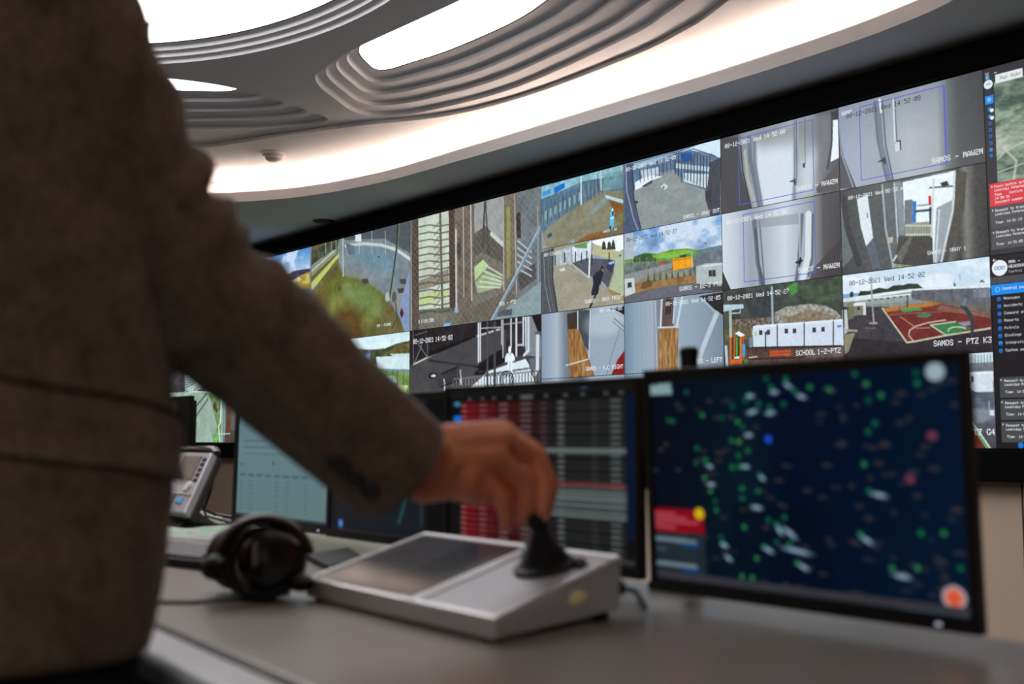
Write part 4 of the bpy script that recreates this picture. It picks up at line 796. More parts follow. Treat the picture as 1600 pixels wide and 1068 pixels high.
# ------------------------------------------------------------------ video wall
WX0, WX1 = VX-6*CW-.06, VX+8*CW+.06
WZ0, WZ1 = VZ-.115, VZ+4*CH+.10
r = root('video_wall_frame', ((WX0+WX1)/2, VD+.02, WZ0), 'long black surround framing the whole video wall of camera feeds', 'video wall frame')
zi0, zi1 = VZ-.004, VZ+4*CH+.004
MB().box((WX0, 3.79, zi1), (WX1, WALL, WZ1)).build('top_rail', M['frame'], r, bevel=.006)
MB().box((WX0, 3.79, WZ0), (WX1, WALL, zi0)).build('bottom_rail', M['frame'], r, bevel=.006)
for a, b in ((WX0, VX-6*CW-.004), (VX+8*CW+.004, WX1)):
    MB().box((a, 3.79, zi0), (b, WALL, zi1)).build('side_rail', M['frame'], r, bevel=.006)
PANELS = [
 (-6,0,'video wall display hidden behind the raised sleeve, far left of the upper row',[('plain',-6,0,2)]),
 (-4,0,'upper video wall display of clouds and a yellow hill, beside the sleeve',[('sky',-4,0,2)]),
 (-2,0,'upper video wall display of a muddy green ditch with poles',[('ditch',-2,0,2)]),
 (0,0,'upper video wall display seen through chain link fence and posts',[('fence',0,0,2)]),
 (2,0,'upper video wall display with fenced yards, person in dark coat and orange container',[('yard',2,0,1),('round',3,0,1),('entry',2,1,1),('land',3,1,1)]),
 (4,0,'upper video wall display of four grey indoor door views with blue outlines',[('doorA',4,0,1),('doorB',5,0,1),('doorC',4,1,1),('xray',5,1,1)]),
 (6,0,'upper right video wall display with aerial map and red alert card',[('ui_top',)]),
 (-6,2,'lower video wall display of a pale green bank, in the gap beneath the sleeve',[('bank',-6,2,2)]),
 (-4,2,'lower video wall display behind the forearm and white page monitor',[('plain',-4,2,2)]),
 (-2,2,'lower video wall display of a green camp with blue flag and white roof',[('camp',-2,2,2)]),
 (0,2,'lower video wall display, black and white yard with glowing white figure',[('bw',0,2,2)]),
 (2,2,'lower video wall display of two pale corridors with wooden floors',[('corR',2,2,1),('corL',3,2,1),('corR2',2,3,1),('corL2',3,3,1)]),
 (4,2,'lower video wall display with white school containers and red basketball court',[('school',4,2,1),('court',5,2,1),('plain1',4,3,1),('g4',5,3,1)]),
 (6,2,'lower right video wall display with blue menu list on black',[('ui_low',)]),
]
FEED = {'sky':f_sky,'ditch':f_ditch,'fence':f_fence,'bw':f_bw,'camp':f_camp,'bank':f_bank,'yard':f_yard,'round':f_round,'entry':f_entry,'land':f_land,
        'corR':lambda:f_cor(2,2,True),'corL':lambda:f_cor(3,2,False),'corR2':lambda:f_cor(2,3,True),'corL2':lambda:f_cor(3,3,False),'doorA':f_doorA,'doorB':f_doorB,'doorC':f_doorC,'xray':f_xray,'school':f_school,'court':f_court,'g4':f_g4}
BLUE = {'doorA':[(.165,.10),(.80,.02),(.80,.96),(.165,.985)],'doorB':[(.16,.16),(.75,.02),(.755,.90),(.16,.965)],'doorC':[(.195,.10),(.80,.02),(.80,.9),(.195,.975)]}
BLUE = {k: [(a, .06 if j < 2 else .93) for j, (a, _) in enumerate(v)] for k, v in BLUE.items()}
for k0, r0, label, feeds in PANELS:
    x0, x1 = VX+k0*CW, VX+(k0+2)*CW; z1 = VZ+(4-r0)*CH; z0 = z1-2*CH
    r = root('display_panel', ((x0+x1)/2, VD+.04, z0), label, 'video wall display', 'video wall displays')
    MB().box((x0+.0004, VD+.001, z0+.0004), (x1-.0004, WALL-.002, z1-.0004)).build('casing', M['black'], r)
    for fd in feeds:
        n = fd[0]
        if n == 'ui_top': ui_top(r); continue
        if n == 'ui_low': ui_low(r); continue
        p = FEED[n]() if n in FEED else f_plain(*fd[1:])
        p.noise(4 if n[:3] in ('doo','cor') else 6 if n == 'bw' else 12, 34, 56, 3); p.a = p.a*np.array([.985,1.0,1.015])+(p.a-110)*.06
        o = p.mesh('camera_feed', M['wallscreen'], r)
        ht = p.rect[3]-p.rect[2]
        for (t, a, b, cw, col, right) in CAPS.get(n, ()):
            v = Vec(p.rect, VD-.0006); v.text(t, a, b, cw, col, right); v.build('caption', M['wallscreen'], o)
        if n in BLUE:
            v = Vec(p.rect, VD-.0004); q = BLUE[n]
            for i in range(4):
                (a0, b0), (a1, b1) = q[i], q[(i+1) % 4]; e = .0028
                v.rect_(min(a0,a1)-e, min(b0,b1)-e*1.7, max(a0,a1)+e, max(b0,b1)+e*1.7, (84,92,206))
            v.build('detection_outline', M['wallscreen'], o)

# ------------------------------------------------------------------ desk
DZ = 0.75
front = lambda u: .466-.085*(u+1.173)
seam = lambda u: .548-.075*(u+1.362)
back = lambda u: 1.232-.092*(u+.6)
UL, UR = -4.4, .75
r = root('control_desk', (-1.8, .9, 0), 'long grey control room desk with pale padded front edge', 'desk')
MB().prism([(UL, seam(UL)+.004), (UR, seam(UR)+.004), (UR, back(UR)), (UL, back(UL))], DZ-.03, DZ).build('worktop', M['desk'], r, bevel=.003)
MB().prism([(UL, front(UL)), (UR, front(UR)), (UR, seam(UR)-.006), (UL, seam(UL)-.006)], DZ-.034, DZ+.0005).build('edge_pad', M['edge'], r, smooth=True, bevel=.012, seg=4)
MB().prism([(UL, seam(UL)-.007), (UR, seam(UR)-.007), (UR, seam(UR)+.005), (UL, seam(UL)+.005)], DZ-.03, DZ-.0015).build('seam_strip', M['groove'], r)
MB().prism([(UL+.05, back(UL)-.10), (UR-.05, back(UR)-.10), (UR-.05, back(UR)-.06), (UL+.05, back(UL)-.06)], .05, DZ-.03).build('modesty_panel', M['deskdark'], r)
for u in (UL+.1, -1.9, UR-.14):
    MB().box((u, front(u)+.16, 0), (u+.05, back(u)-.10, DZ-.03)).build('support', M['deskdark'], r, bevel=.004)

# ------------------------------------------------------------------ desk monitors
def monitor(label, D, x0, x1, z0, z1, paint, crop, tilt=0.0, res=(208, 122), bz=(.011, .012, .018)):
    cx = (x0+x1)/2
    r = root('monitor', (cx, D, z0), label, 'monitor', 'desk monitors')
    side, top, bot = bz
    MB().box((x0+.012, D+.008, z0+.012), (x1-.012, D+.026, z1-.012)).build('casing', M['bezel'], r, bevel=.004)
    MB().box((cx-.12, D+.026, (z0+z1)/2-.08), (cx+.12, D+.040, (z0+z1)/2+.08)).build('rear_housing', M['bezel'], r, bevel=.008)
    m = MB()
    m.box((x0, D-.004, z0), (x0+side, D+.012, z1)); m.box((x1-side, D-.004, z0), (x1, D+.012, z1))
    m.box((x0+side, D-.004, z1-top), (x1-side, D+.012, z1)); m.box((x0+side, D-.004, z0), (x1-side, D+.012, z0+bot))
    m.build('bezel', M['bezel'], r, bevel=.0015)
    MB().box((x1-.05, D-.0055, z0+.006), (x1-.044, D-.0035, z0+.009)).build('power_light', M['led'], r)
    rect = (x0+side, x1-side, z0+bot, z1-top)
    p = Picture(res[0], res[1], rect, D, crop, (10,10,14)); paint(p)
    p.mesh('screen', M['deskscreen'], r)
    r.rotation_euler.x = -tilt
    return r
CM1=(980,520,1.948); CM2=(600,580,3.81); CM4=(350,620,4.452)
def m_map(p):
    p.a[:] = (0,12,34); p.noise(6, 4, 6, 2, tint=(.3,.8,1.2))
    p.hgrad([(0,(8,12,22)),(.15,(4,14,28)),(.35,(2,30,42)),(.5,(0,12,38)),(.75,(0,20,44)),(1,(3,26,50))], al=.75); p.rect_(.3,.6,.62,1,(0,6,26),.4)
    p.poly([(60,130),(1005,20),(1005,92),(60,160)], (12,14,18)); p.poly([(60,140),(82,138),(85,770),(66,770)], (8,12,22))
    dots = [(197,180),(140,265),(153,268),(243,250),(302,258),(335,222),(375,205),(350,270),(365,285),(330,327),(352,330),(380,357),(350,372),(330,408),(352,405),(220,395),(248,400),(245,440),(262,480),(275,510),(278,538),(358,472),(406,480),(358,502),(362,590),(437,568),(290,620),(420,650),(398,685),(352,740),(383,744),(460,580),(470,600),(460,635),(520,700),(572,165),(631,172),(491,216),(500,140),(440,140),(455,165),(524,175),(709,125),(744,155),(788,190),(749,205),(768,275),(746,300),(732,398),(745,480),(715,610),(810,715),(887,715),(970,608),(900,608),(895,122),(898,153),(1019,715),(805,822),(412,430),(250,385),(225,350),(385,190),(415,215),(448,225),(485,560),(500,640),(296,640)]
    pr = random.Random(11)
    for i in range(150):
        x, y = pr.randint(95,1020), pr.randint(140,840)
        if y < 140 + (1010-x)*.06 or y > 735+(x-80)*.13: continue
        c = pr.choice([(58,50,50),(70,58,52),(44,48,60),(60,56,62)]); p.ell(x, y, 2+pr.random()*2.6, 1.3, c, .75, soft=1.6)
    for x, y in dots: p.ell(x, y, 1.8, 1.7, pr.choice([(18,122,70),(24,140,80),(52,150,80),(14,104,66)]), .9, soft=1.3)
    for x, y, w, a in ((463,180,5,0),(545,193,6,.3),(505,160,5,.5),(395,240,7,-.2),(450,243,6,-.1),(390,192,5,0),(382,310,5,0),(262,405,4,.3),(370,406,5,0),(420,440,4,.5),(265,460,5,0),(402,530,7,.1),(500,608,10,.62),(470,600,6,.9),(520,662,17,.12),(300,645,5,.3),(312,685,5,.5),(435,660,6,.4),(540,712,6,.4),(775,492,8,.15),(735,630,7,.5),(840,740,9,.1)):
        cx, cy = p.pt(x, y); ca, sa = math.cos(a), math.sin(a)
        d = np.hypot(((p.X-cx)*ca+(p.Y-cy)*sa)/w, (-(p.X-cx)*sa+(p.Y-cy)*ca)/2.0); p.mix((1-d)*1.6, (150,182,200), .95)
    p.ell(442,323, 2.8, 2.6, (24,84,220)); p.ell(940,312, 3.4, 3, (120,60,80), .9); p.ell(870,443, 3.4, 3, (120,60,80), .9)
    p.ell(953,118, 6, 5.6, (160,184,196)); p.ell(998,805, 7.4, 7, (190,180,190)); p.ell(998,805, 5.6, 5.4, (226,106,70)); p.ell(996,806, 1.6, 1.8, (220,60,40))
    p.poly([(80,160),(150,152),(151,186),(82,190)], (140,168,172)); p.ell(70,237, 4, 3.8, (20,110,220)); p.ell(73,270, 2.6, 2.4, (18,80,120)); p.ell(74,296, 2.6, 2.4, (18,80,120)); p.ell(66,180, 2.6, 2.4, (70,120,150))
    p.poly([(80,530),(238,538),(240,612),(84,600)], (142,8,26)); 
    for i in range(4): p.line([(88,545+i*13),(150+(i % 3)*35,550+i*14)], 1.6, (196,110,120), .8)
    p.ell(226,549, 4.4, 4.2, (226,186,20)); p.poly([(84,602),(240,614),(242,752),(88,738)], (34,44,52)); 
    for y in (616,690): p.poly([(88,y),(216,y+14),(216,y+28),(88,y+12)], (110,132,142)); p.poly([(170,y+22),(222,y+27),(222,y+40),(170,y+34)], (10,64,120)); p.poly([(92,y+32),(125,y+35),(125,y+44),(92,y+42)], (60,76,84))
    p.poly([(845,832),(1040,855),(1042,884),(850,862)], (64,124,140)); p.poly([(820,838),(850,834),(850,862),(825,858)], (40,90,104)); p.rect_(0,.962,1,1,(56,56,62))
    p.ell(722,78, 5, 4.6, (50,120,150)); p.ell(857,72, 5, 4.2, (90,104,110)); p.poly([(420,103),(482,97),(482,114),(420,118)], (90,112,116), .9)
    for x in (700,760,785,890,910,935,960): p.ell(x, 82-(x-700)*.05, 4, 3, (34,62,60), .8, soft=2)
def m_table(p):
    p.a[:] = (16,17,18); n = 26
    x0 = p.pt(470,185)[0]/(p.w-1); y0 = p.pt(1000,160)[1]/(p.h-1)
    p.hgrad([(0,(12,12,13)),(.06,(14,14,15))]); reds = [(x0,.17,(126,22,28)),(.17,.29,(98,20,26)),(.29,.42,(70,20,24)),(.42,.55,(48,24,27)),(.55,.62,(36,28,30)),(.62,.96,(34,36,36))]
    for a, b, c in reds: p.rect_(a, y0, b, .97, c)
    for k in range(n):
        b = y0+.005+k*(.965-y0)/n; e = b+(.965-y0)/n*.42
        p.rect_(x0, b, .96, e, (30,26,28) if k % 2 else (6,7,8), .6)
        m = b+(.965-y0)/n*.62
        for a, w_, c in ((.075,.035,(176,110,110)),(.19,.045,(150,96,98)),(.31,.05,(150,120,122)),(.43,.06,(136,110,112)),(.54,.035,(90,76,78)),(.63,.035,(136,144,142)),(.80,.03,(60,66,62)),(.89,.045,(120,130,130))):
            p.rect_(a, m-.0085, a+w_, m+.0085, c, .6)
    h = lambda y: (p.pt(1300,y)[1])/(p.h-1)
    p.rect_(.5, h(455), .96, h(490), (112,122,122), .8); p.rect_(.45, h(668), .96, h(690), (136,60,64), .8); p.rect_(.45, h(692), .96, h(886), (70,78,80), .8)
    for y in (720,742,764,800,842,868): p.rect_(.45, h(y), .96, h(y)+.008, (130,142,140), .8)
    p.rect_(.962, y0, 1, .86, (4,20,52)); p.rect_(0,0,1,y0-.03,(24,24,26)); p.rect_(0,.965,1,1,(24,25,27)); p.rect_(.0,.975,1,.99,(90,92,98),.6)
    p.ell(1188,76, 4.6, 5, (90,130,170)); p.ell(1330,66, 4, 4, (110,116,118)); p.rect_(.43,.03,.5,.055,(84,90,92)); p.ell(436,195, 3.2, 4, (60,120,150)); p.ell(438,282, 4, 5, (20,110,220))
    for x in (.12,.2,.27,.36,.45,.56,.66,.75,.86,.93): p.rect_(x, y0-.025, x+.02, y0-.01, (100,104,104), .8)
def m_dark(p):
    p.a[:] = (26,28,30); p.noise(6, 6, 8); p.rect_(0,0,.5,.4,(34,36,36)); p.rect_(.62,.02,.8,.4,(40,42,42)); p.rect_(.83,0,1,1,(10,11,12)); p.rect_(.0,.9,.83,1,(20,24,32)); p.rect_(.28,.25,.82,.95,(22,29,34))
    for a, b in ((.44,.78),(.52,.78)): p.ell(a, b, 3.4, 3, (110,140,136), raw=True)
    p.ell(.1,.955, 2.6, 2.6, (80,130,200), raw=True); p.ell(.17,.76, 3, 4, (50,80,130), .8, raw=True); p.line([(.62,.9),(.68,.7),(.66,.55),(.74,.4)], 2, (40,80,90), raw=True); p.line([(.8,.3),(.8,.9)], 1, (50,70,76), raw=True)
    for i in range(4): p.rect_(.66+i*.035,.05,.672+i*.035,.38,(54,56,56))
def m_page(p):
    p.vgrad([(0,(104,130,140)),(.4,(108,138,144)),(.55,(104,134,138)),(1,(100,128,130))])
    for y in (.3,.36,.42): p.rect_(.06,y,.7,y+.012,(70,98,116),.7)
    for k in range(8): p.rect_(.03+k*.1,.615,.1+k*.1,.632,(58,88,116),.85)
    p.rect_(.03,.52,.08,.53,(70,96,104),.8); p.ell(.42,.51, 1.6, 1.6, (50,60,70), raw=True)
    for j in range(8):
        for a, w_ in ((.03,.05),(.13,.07),(.44,.05),(.56,.04),(.76,.04)): p.rect_(a,.68+j*.036,a+w_,.688+j*.036,(66,96,104),.7)
    p.rect_(0,.985,1,1,(30,44,70))
monitor('right-hand desk monitor, dark blue map dotted with green markers', 1.145, -1.076, -.602, CAMZ-.209, CAMZ+.094, m_map, CM1, -.04, (240, 150))
monitor('desk monitor with red and grey table, behind the hand and joystick', 1.19, -1.622, -1.139, CAMZ-.206, CAMZ+.090, m_table, CM2, .0, (150, 220))
monitor('desk monitor with dark grey screen, behind the coat cuff', 1.207, -2.062, -1.628, CAMZ-.206, CAMZ+.086, m_dark, CM2, .02, (120, 80))
monitor('desk monitor with pale blue page, behind the headset', 1.222, -2.540, -2.072, CAMZ-.206, CAMZ+.086, m_page, CM4, .02, (170, 110), (.018, .016, .022))
monitor('far left desk monitor mostly hidden by the jacket front', 1.30, -3.46, -2.982, CAMZ-.17, CAMZ+.118, m_dark, CM4, .0, (120, 80), (.014, .014, .018))
for x, lab, top in ((-1.126, 'black monitor pole rising above the blue map monitor', CAMZ+.137), (-1.845, 'black monitor pole behind the dark grey monitor', CAMZ+.03)):
    y = back(x)+.004
    r = root('monitor_pole', (x, y, DZ), lab, 'monitor stand', 'monitor poles')
    MB().box((x-.04, y-.055, DZ), (x+.04, y+.02, DZ+.012)).build('base_plate', M['black'], r, bevel=.003)
    MB().cyl((x, y, DZ+.01), (x, y, top-.012), .0135).build('pole', M['black'], r, smooth=True)
    MB().lathe((x, y, top-.014), (0,0,1), [(0,.0145),(.010,.0145),(.014,.011)]).build('pole_cap', M['black'], r, smooth=True)
    MB().box((x-.30, y-.0135, DZ+.145), (x+.30, y-.004, DZ+.19)).build('cross_arm', M['black'], r, bevel=.003)

# ------------------------------------------------------------------ joystick controller
FL = Vector((-1.399, .785, DZ)); EX = Vector((.438, -.012, 0)); EY = Vector((-.030, .226, 0))
def T(a, b, h=0.0):                            # point on the sloping top, h above it
    return FL + EX*a + EY*b + Vector((0, 0, .025 + .050*b + h))
def low(a, b): return FL + EX*a + EY*b + Vector((0, 0, .004 + .008*b))
r = root('joystick_controller', FL + EX*.5 + EY*.5, 'silver joystick control panel with dark touch screen, under the hand', 'control panel')
m = MB()
N_ = 9
rings = []
for i in range(N_):
    b = i/(N_-1); rings.append([low(0.006,b), low(.994,b), T(1,b,-.010), T(1,b,-.001), T(0,b,-.001), T(0,b,-.010)])
m.loft(rings); m.build('body', M['alu'], r, bevel=.003, seg=3)
def slab(a0, a1, b0, b1, h0, h1):
    q = [(a0,b0),(a1,b0),(a1,b1),(a0,b1)]
    return MB().loft([[T(a, b, h0) for a, b in q], [T(a, b, h1) for a, b in q]])
def frame(a0, a1, b0, b1, w, h):
    m = MB(); wb = w*1.9
    for (p0, p1, q0, q1) in ((a0, a1, b0, b0+wb), (a0, a1, b1-wb, b1), (a0, a0+w, b0+wb, b1-wb), (a1-w, a1, b0+wb, b1-wb)):
        m.loft([[T(a, b, -.001) for a, b in ((p0,q0),(p1,q0),(p1,q1),(p0,q1))], [T(a, b, h) for a, b in ((p0,q0),(p1,q0),(p1,q1),(p0,q1))]])
    return m
frame(0.0, .612, 0.0, 1.0, .016, .0045).build('screen_rim', M['rim'], r, bevel=.0015)
slab(.016, .596, .031, .969, -.001, .0025).build('touch_screen', M['glass'], r)
slab(.07, .30, .10, .93, .0025, .0028).build('screen_page', mat('grey_page', (70,70,78), .15, noise=(20,.1)), r)
slab(.33, .53, .12, .90, .0025, .0028).build('screen_page', mat('dark_page', (46,50,60), .15, noise=(20,.1)), r)
frame(.622, 1.0, 0.0, 1.0, .016, .0045).build('joystick_rim', M['rim'], r, bevel=.0015)
slab(.638, .984, .031, .969, -.001, .0015).build('joystick_plate', M['alutop'], r)
for a, b in ((.06,.06),(.94,.06),(.06,.94),(.94,.94)):
    p = low(a, b); MB().cyl((p.x, p.y, DZ), (p.x, p.y, p.z+.003), .010).build('foot', M['rubber'], r, smooth=True)
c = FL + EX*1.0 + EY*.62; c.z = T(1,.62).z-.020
MB().ell(c, (.002, .016, .0085)).build('painted_glint', M['painted_glint'], r, smooth=True)  # pale oval painted to imitate a warm highlight on the controller's side
c = T(.97, 1.0, -.03)
MB().box((c.x-.02, c.y-.004, c.z-.018), (c.x, c.y+.02, c.z)).build('plug', M['rubber'], r, bevel=.002)
MB().tube([c+Vector((-.01,.018,-.009)), c+Vector((.004,.034,-.014)), c+Vector((.012,.038,-.028)), c+Vector((.004,.05,-.036)), c+Vector((-.03,.075,-.0365))], .004, 10).build('lead', M['cable'], r, smooth=True)
nrm = EX.cross(EY + Vector((0,0,.05))).normalized()
JB = T(.825, .70, .001)
st = root('joystick', JB, 'black rubber joystick held by the fingers, on the control panel', 'joystick')
MB().lathe(JB, nrm, [(0,.040),(.006,.041),(.009,.037)], 36).build('base_ring', M['rubber'], st, smooth=True)
prof = []
for k in range(7):
    R0 = .0365-.0042*k; h0 = .008+.0068*k
    R0 = R0-.004+.0006*k; prof += [(h0, R0*.84), (h0+.0018, R0), (h0+.0044, R0), (h0+.0062, R0*.82)]
MB().lathe(JB, nrm, prof, 36).build('bellows', M['rubber'], st, smooth=True, angle=80)
KN = at(841, 812, 1.405)
ax = (KN-(JB+nrm*.05)).normalized()
MB().cyl(JB+nrm*.048, KN, .0075, .0065).build('stick', M['rubber'], st, smooth=True)
MB().lathe(KN-ax*.012, ax, [(0,.009),(.006,.0135),(.018,.0145),(.03,.0125),(.036,.008)]).build('knob', M['rubber'], st, smooth=True)
bt = JB + EX*.10 + EY*.1 + nrm*.006
MB().lathe(bt, nrm, [(0,.010),(.006,.010),(.010,.006)]).build('trim_button', M['gloss'], st, smooth=True)

# ------------------------------------------------------------------ headset
HY = 1.57
h = lambda x, y, d=0: at(x, y, HY+d)
hb = h(410, 930); hb.z = DZ
r = root('headset', hb, 'black padded headset with boom microphone lying on the desk', 'headset')
vw = Vector((hb.x, hb.y, 0)).normalized()      # away from the camera
sd = Vector((vw.y, -vw.x, 0))                  # to the right
c0 = h(412, 882)
R_ = .063
def band(rad, width, thick, a0, a1, cen, n=22):
    rings = []
    for i in range(n+1):
        a = a0+(a1-a0)*i/n; d = sd*math.cos(a)+Vector((0,0,1))*math.sin(a)
        q = cen+d*rad; ring = []
        for k in range(10):
            t = 2*math.pi*k/10; ring.append(q+d*math.cos(t)*thick+vw*math.sin(t)*width)
        rings.append(ring)
    return MB().loft(rings)
band(R_, .020, .0085, math.radians(12), math.radians(172), c0+vw*.015).build('headband', M['brown'], r, smooth=True, angle=80)
band(R_-.013, .012, .004, math.radians(20), math.radians(165), c0+vw*.004).build('inner_band', M['gloss'], r, smooth=True, angle=80)
c1 = h(424, 874, -.02) - Vector((0, 0, .005))
tl = (vw*-1+Vector((0,0,.25))).normalized()
pad = MB().lathe(c1+vw*.03, tl*-1, [(-.004,.042),(0,.049),(.012,.050),(.024,.046),(.028,.036)]).build('ear_pad', M['brown'], r, smooth=True, angle=80)
MB().lathe(c1+vw*.03, tl, [(0,.046),(.012,.0485),(.022,.044),(.028,.033),(.030,.01)], 36).build('ear_cup', M['gloss'], r, smooth=True, angle=80)
s0 = c1+vw*.03+tl*.0305-sd*.022
MB().box((-.0035,-.001,-.022), (.0035,.001,.022), Matrix.Translation(s0) @ Matrix(((sd.x,vw.x,0,0),(sd.y,vw.y,0,0),(0,0,1,0),(0,0,0,1)))).build('logo_bar', mat('grey_print', (130,126,118), .5, noise=(60,.1)), r)
c2 = h(372, 880, .07) + Vector((0, 0, .0085))
MB().lathe(c2, tl*-1, [(0,.040),(.010,.045),(.026,.045),(.034,.03)]).build('ear_cup', M['gloss'], r, smooth=True, angle=80)
MB().lathe(c2-tl*.002, tl, [(0,.044),(.012,.046),(.02,.036)]).build('ear_pad', M['brown'], r, smooth=True, angle=80)
band(.054, .005, .005, math.radians(185), math.radians(312), h(408, 868, -.035)).build('microphone_boom', M['rubber'], r, smooth=True, angle=80)
mc = h(335, 886, -.03); mc.z = max(mc.z, DZ+.018)
MB().ell(mc, (.021,.018,.0175)).build('microphone', M['rubber'], r, smooth=True)
MB().ell(h(470, 910, -.02), (.02,.018,.012)).build('slider', M['rubber'], r, smooth=True)
pts = [on_level(x, y, DZ+.003) for x, y in ((452,926),(400,932),(350,937),(300,940),(250,940),(205,935),(170,925))]
tag(MB().tube(pts, .0028, 8).build('headset_cable', M['cable'], smooth=True, loc=pts[2]), 'thin dark cable curving across the desk left of the headset', 'cable')
q = [on_level(x, y, DZ) for x, y in ((478,875),(545,864),(572,880),(515,894))]
m = MB().prism([(p.x, p.y) for p in q], DZ, DZ+.012)
tag(m.build('cable_hub', M['rubber'], bevel=.003, loc=q[0]), 'flat black box on the desk between headset and dark grey monitor', 'cable box')

# ------------------------------------------------------------------ keyboard, papers, desk telephone
q = [on_level(x, y, DZ+.012) for x, y in ((205,868),(316,880),(346,858),(238,846))]
kc = sum(q, Vector())/4
kr = root('keyboard', (kc.x, kc.y, DZ), 'dark keyboard with pale grey keys, between the jacket and the headset', 'keyboard')
fl_, fr_, rr_, rl_ = q
KP = lambda a, b, h: (fl_*(1-a)+fr_*a)*(1-b)+(rl_*(1-a)+rr_*a)*b+Vector((0,0,h))
MB().loft([[KP(a, b, -.012) for a, b in ((0,0),(1,0),(1,1),(0,1))], [KP(a, b, .004) for a, b in ((0,0),(1,0),(1,1),(0,1))]]).build('base', M['rubber'], kr, bevel=.003)
NC, NR = 15, 5
q0 = [KP(.02,.05,.004), KP(.02+.82/NC,.05,.004), KP(.02+.82/NC,.05+.72/NR,.004), KP(.02,.05+.72/NR,.004)]
key0 = MB().loft([q0, [p+Vector((0,0,.006)) for p in q0]]).build('key', M['key'], kr, bevel=.001)
k0 = KP(.02,.05,0)
for j in range(NR):
    for i in range(NC):
        if i == j == 0: continue
        kk = key0.copy(); link(kk); kk.location = KP(.02+.96*i/NC, .05+.9*j/NR, 0)-k0; kk.parent = kr
for k, (qq, lab) in enumerate(([((238,836),(356,846),(372,822),(262,814)), 'white printed sheet with green marks behind the keyboard'], [((262,812),(352,818),(345,803),(270,800)), 'pale folded sheet in front of the desk telephone'])):
    q = [on_level(x, y, DZ+.001+k*.002) for x, y in qq]; c = sum(q, Vector())/4
    r = root('paper_sheet', (c.x, c.y, DZ), lab, 'paper')
    MB().prism([(p.x, p.y) for p in q], DZ+.0002+k*.002, DZ+.001+k*.002).build('sheet', M['paper'], r)
    if k == 0:
        m = MB(); B = lambda a, b: (q[0]*(1-a)+q[1]*a)*(1-b)+(q[3]*(1-a)+q[2]*a)*b
        for a, b, w_ in ((.2,.2,.12),(.4,.3,.08),(.55,.55,.2),(.8,.4,.1),(.3,.7,.2),(.78,.75,.14)):
            m.prism([(p.x, p.y) for p in (B(a,b), B(a+w_,b), B(a+w_,b+.14), B(a,b+.14))], DZ+.001, DZ+.0014)
        m.build('print', M['green'], r)
TR, BR = on_wall(331, 706, 1.27), on_wall(287, 802, 1.15)
TL, BL = TR+Vector((-.22,0,0)), BR+Vector((-.22,0,0))
r = root('desk_telephone', (BR.x-.1, BR.y, DZ), 'silver desk telephone tilted up beside the jacket, blue soft key', 'telephone')
up = (TR-BR); fn = Vector((1,0,0)).cross(up).normalized()
if fn.y > 0: fn = -fn
PF = lambda a, b, h=0: BL*(1-a)*(1-b)+BR*a*(1-b)+TL*(1-a)*b+TR*a*b+fn*h
def fslab(a0, a1, b0, b1, h0, h1):
    q = [(a0,b0),(a1,b0),(a1,b1),(a0,b1)]; return MB().loft([[PF(a,b,h0) for a,b in q], [PF(a,b,h1) for a,b in q]])
fslab(0,1,0,1,-.022,0).build('body', M['phone'], r, bevel=.004)
fslab(-.01,1.01,-.01,1.01,-.040,-.020).build('back_shell', M['rubber'], r, bevel=.004)
fslab(.30,.80,.52,.92,0,.0015).build('display', M['phoneglass'], r)
for k in range(5): fslab(.86,.95,.50+k*.085,.55+k*.085,0,.003).build('line_key', M['rubber'], r, bevel=.001)
fslab(.40,.98,.285,.30,0,.004).build('divider', M['rim'], r)
p = PF(.80,.40,.003); MB().lathe(p, fn, [(-.003,.016),(.004,.015),(.006,.008)]).build('navigation_ring', M['rim'], r, smooth=True)
fslab(.66,.82,.14,.22,0,.003).build('soft_key', M['blue'], r)
for j in range(3):
    for i in range(3): fslab(.18+i*.15,.28+i*.15,.06+j*.075,.105+j*.075,0,.004).build('digit_key', M['key'], r, bevel=.001)
MB().loft([[PF(.15,.2,-.04), PF(.85,.2,-.04), Vector((BR.x-.033, BR.y+.11, DZ)), Vector((BR.x-.187, BR.y+.11, DZ))],
           [PF(.15,.0,-.03), PF(.85,.0,-.03), Vector((BR.x-.033, BR.y-.0, DZ)), Vector((BR.x-.187, BR.y-.0, DZ))]]).build('stand', M['rubber'], r)
MB().tube([PF(-.1,1.04,-.01), PF(.45,1.05,-.01), PF(.93,1.05,-.012), PF(1.0,1.02,-.016)], [.016,.015,.017,.012], 12).build('handset', M['gloss'], r, smooth=True)
for k, (pp, cm, lab) in enumerate(([((330,722),(324,752),(312,778),(322,806),(345,812),(362,816)), 'cable', 'grey cable hanging behind the desk telephone and along the desk'], [((334,742),(328,770),(318,796),(338,804),(366,809)), 'rubber', 'black cable hanging nearest the white page monitor from the telephone'])):
    pts = []
    for i, (x, y) in enumerate(pp):
        p = on_wall(x, y, 1.305+.01*k) if i < 3 else on_level(x, y, DZ+.005)
        pts.append(p)
    tag(MB().tube(pts, .004, 8).build('telephone_cable', M[cm], smooth=True, loc=pts[-1]), lab, 'cable')

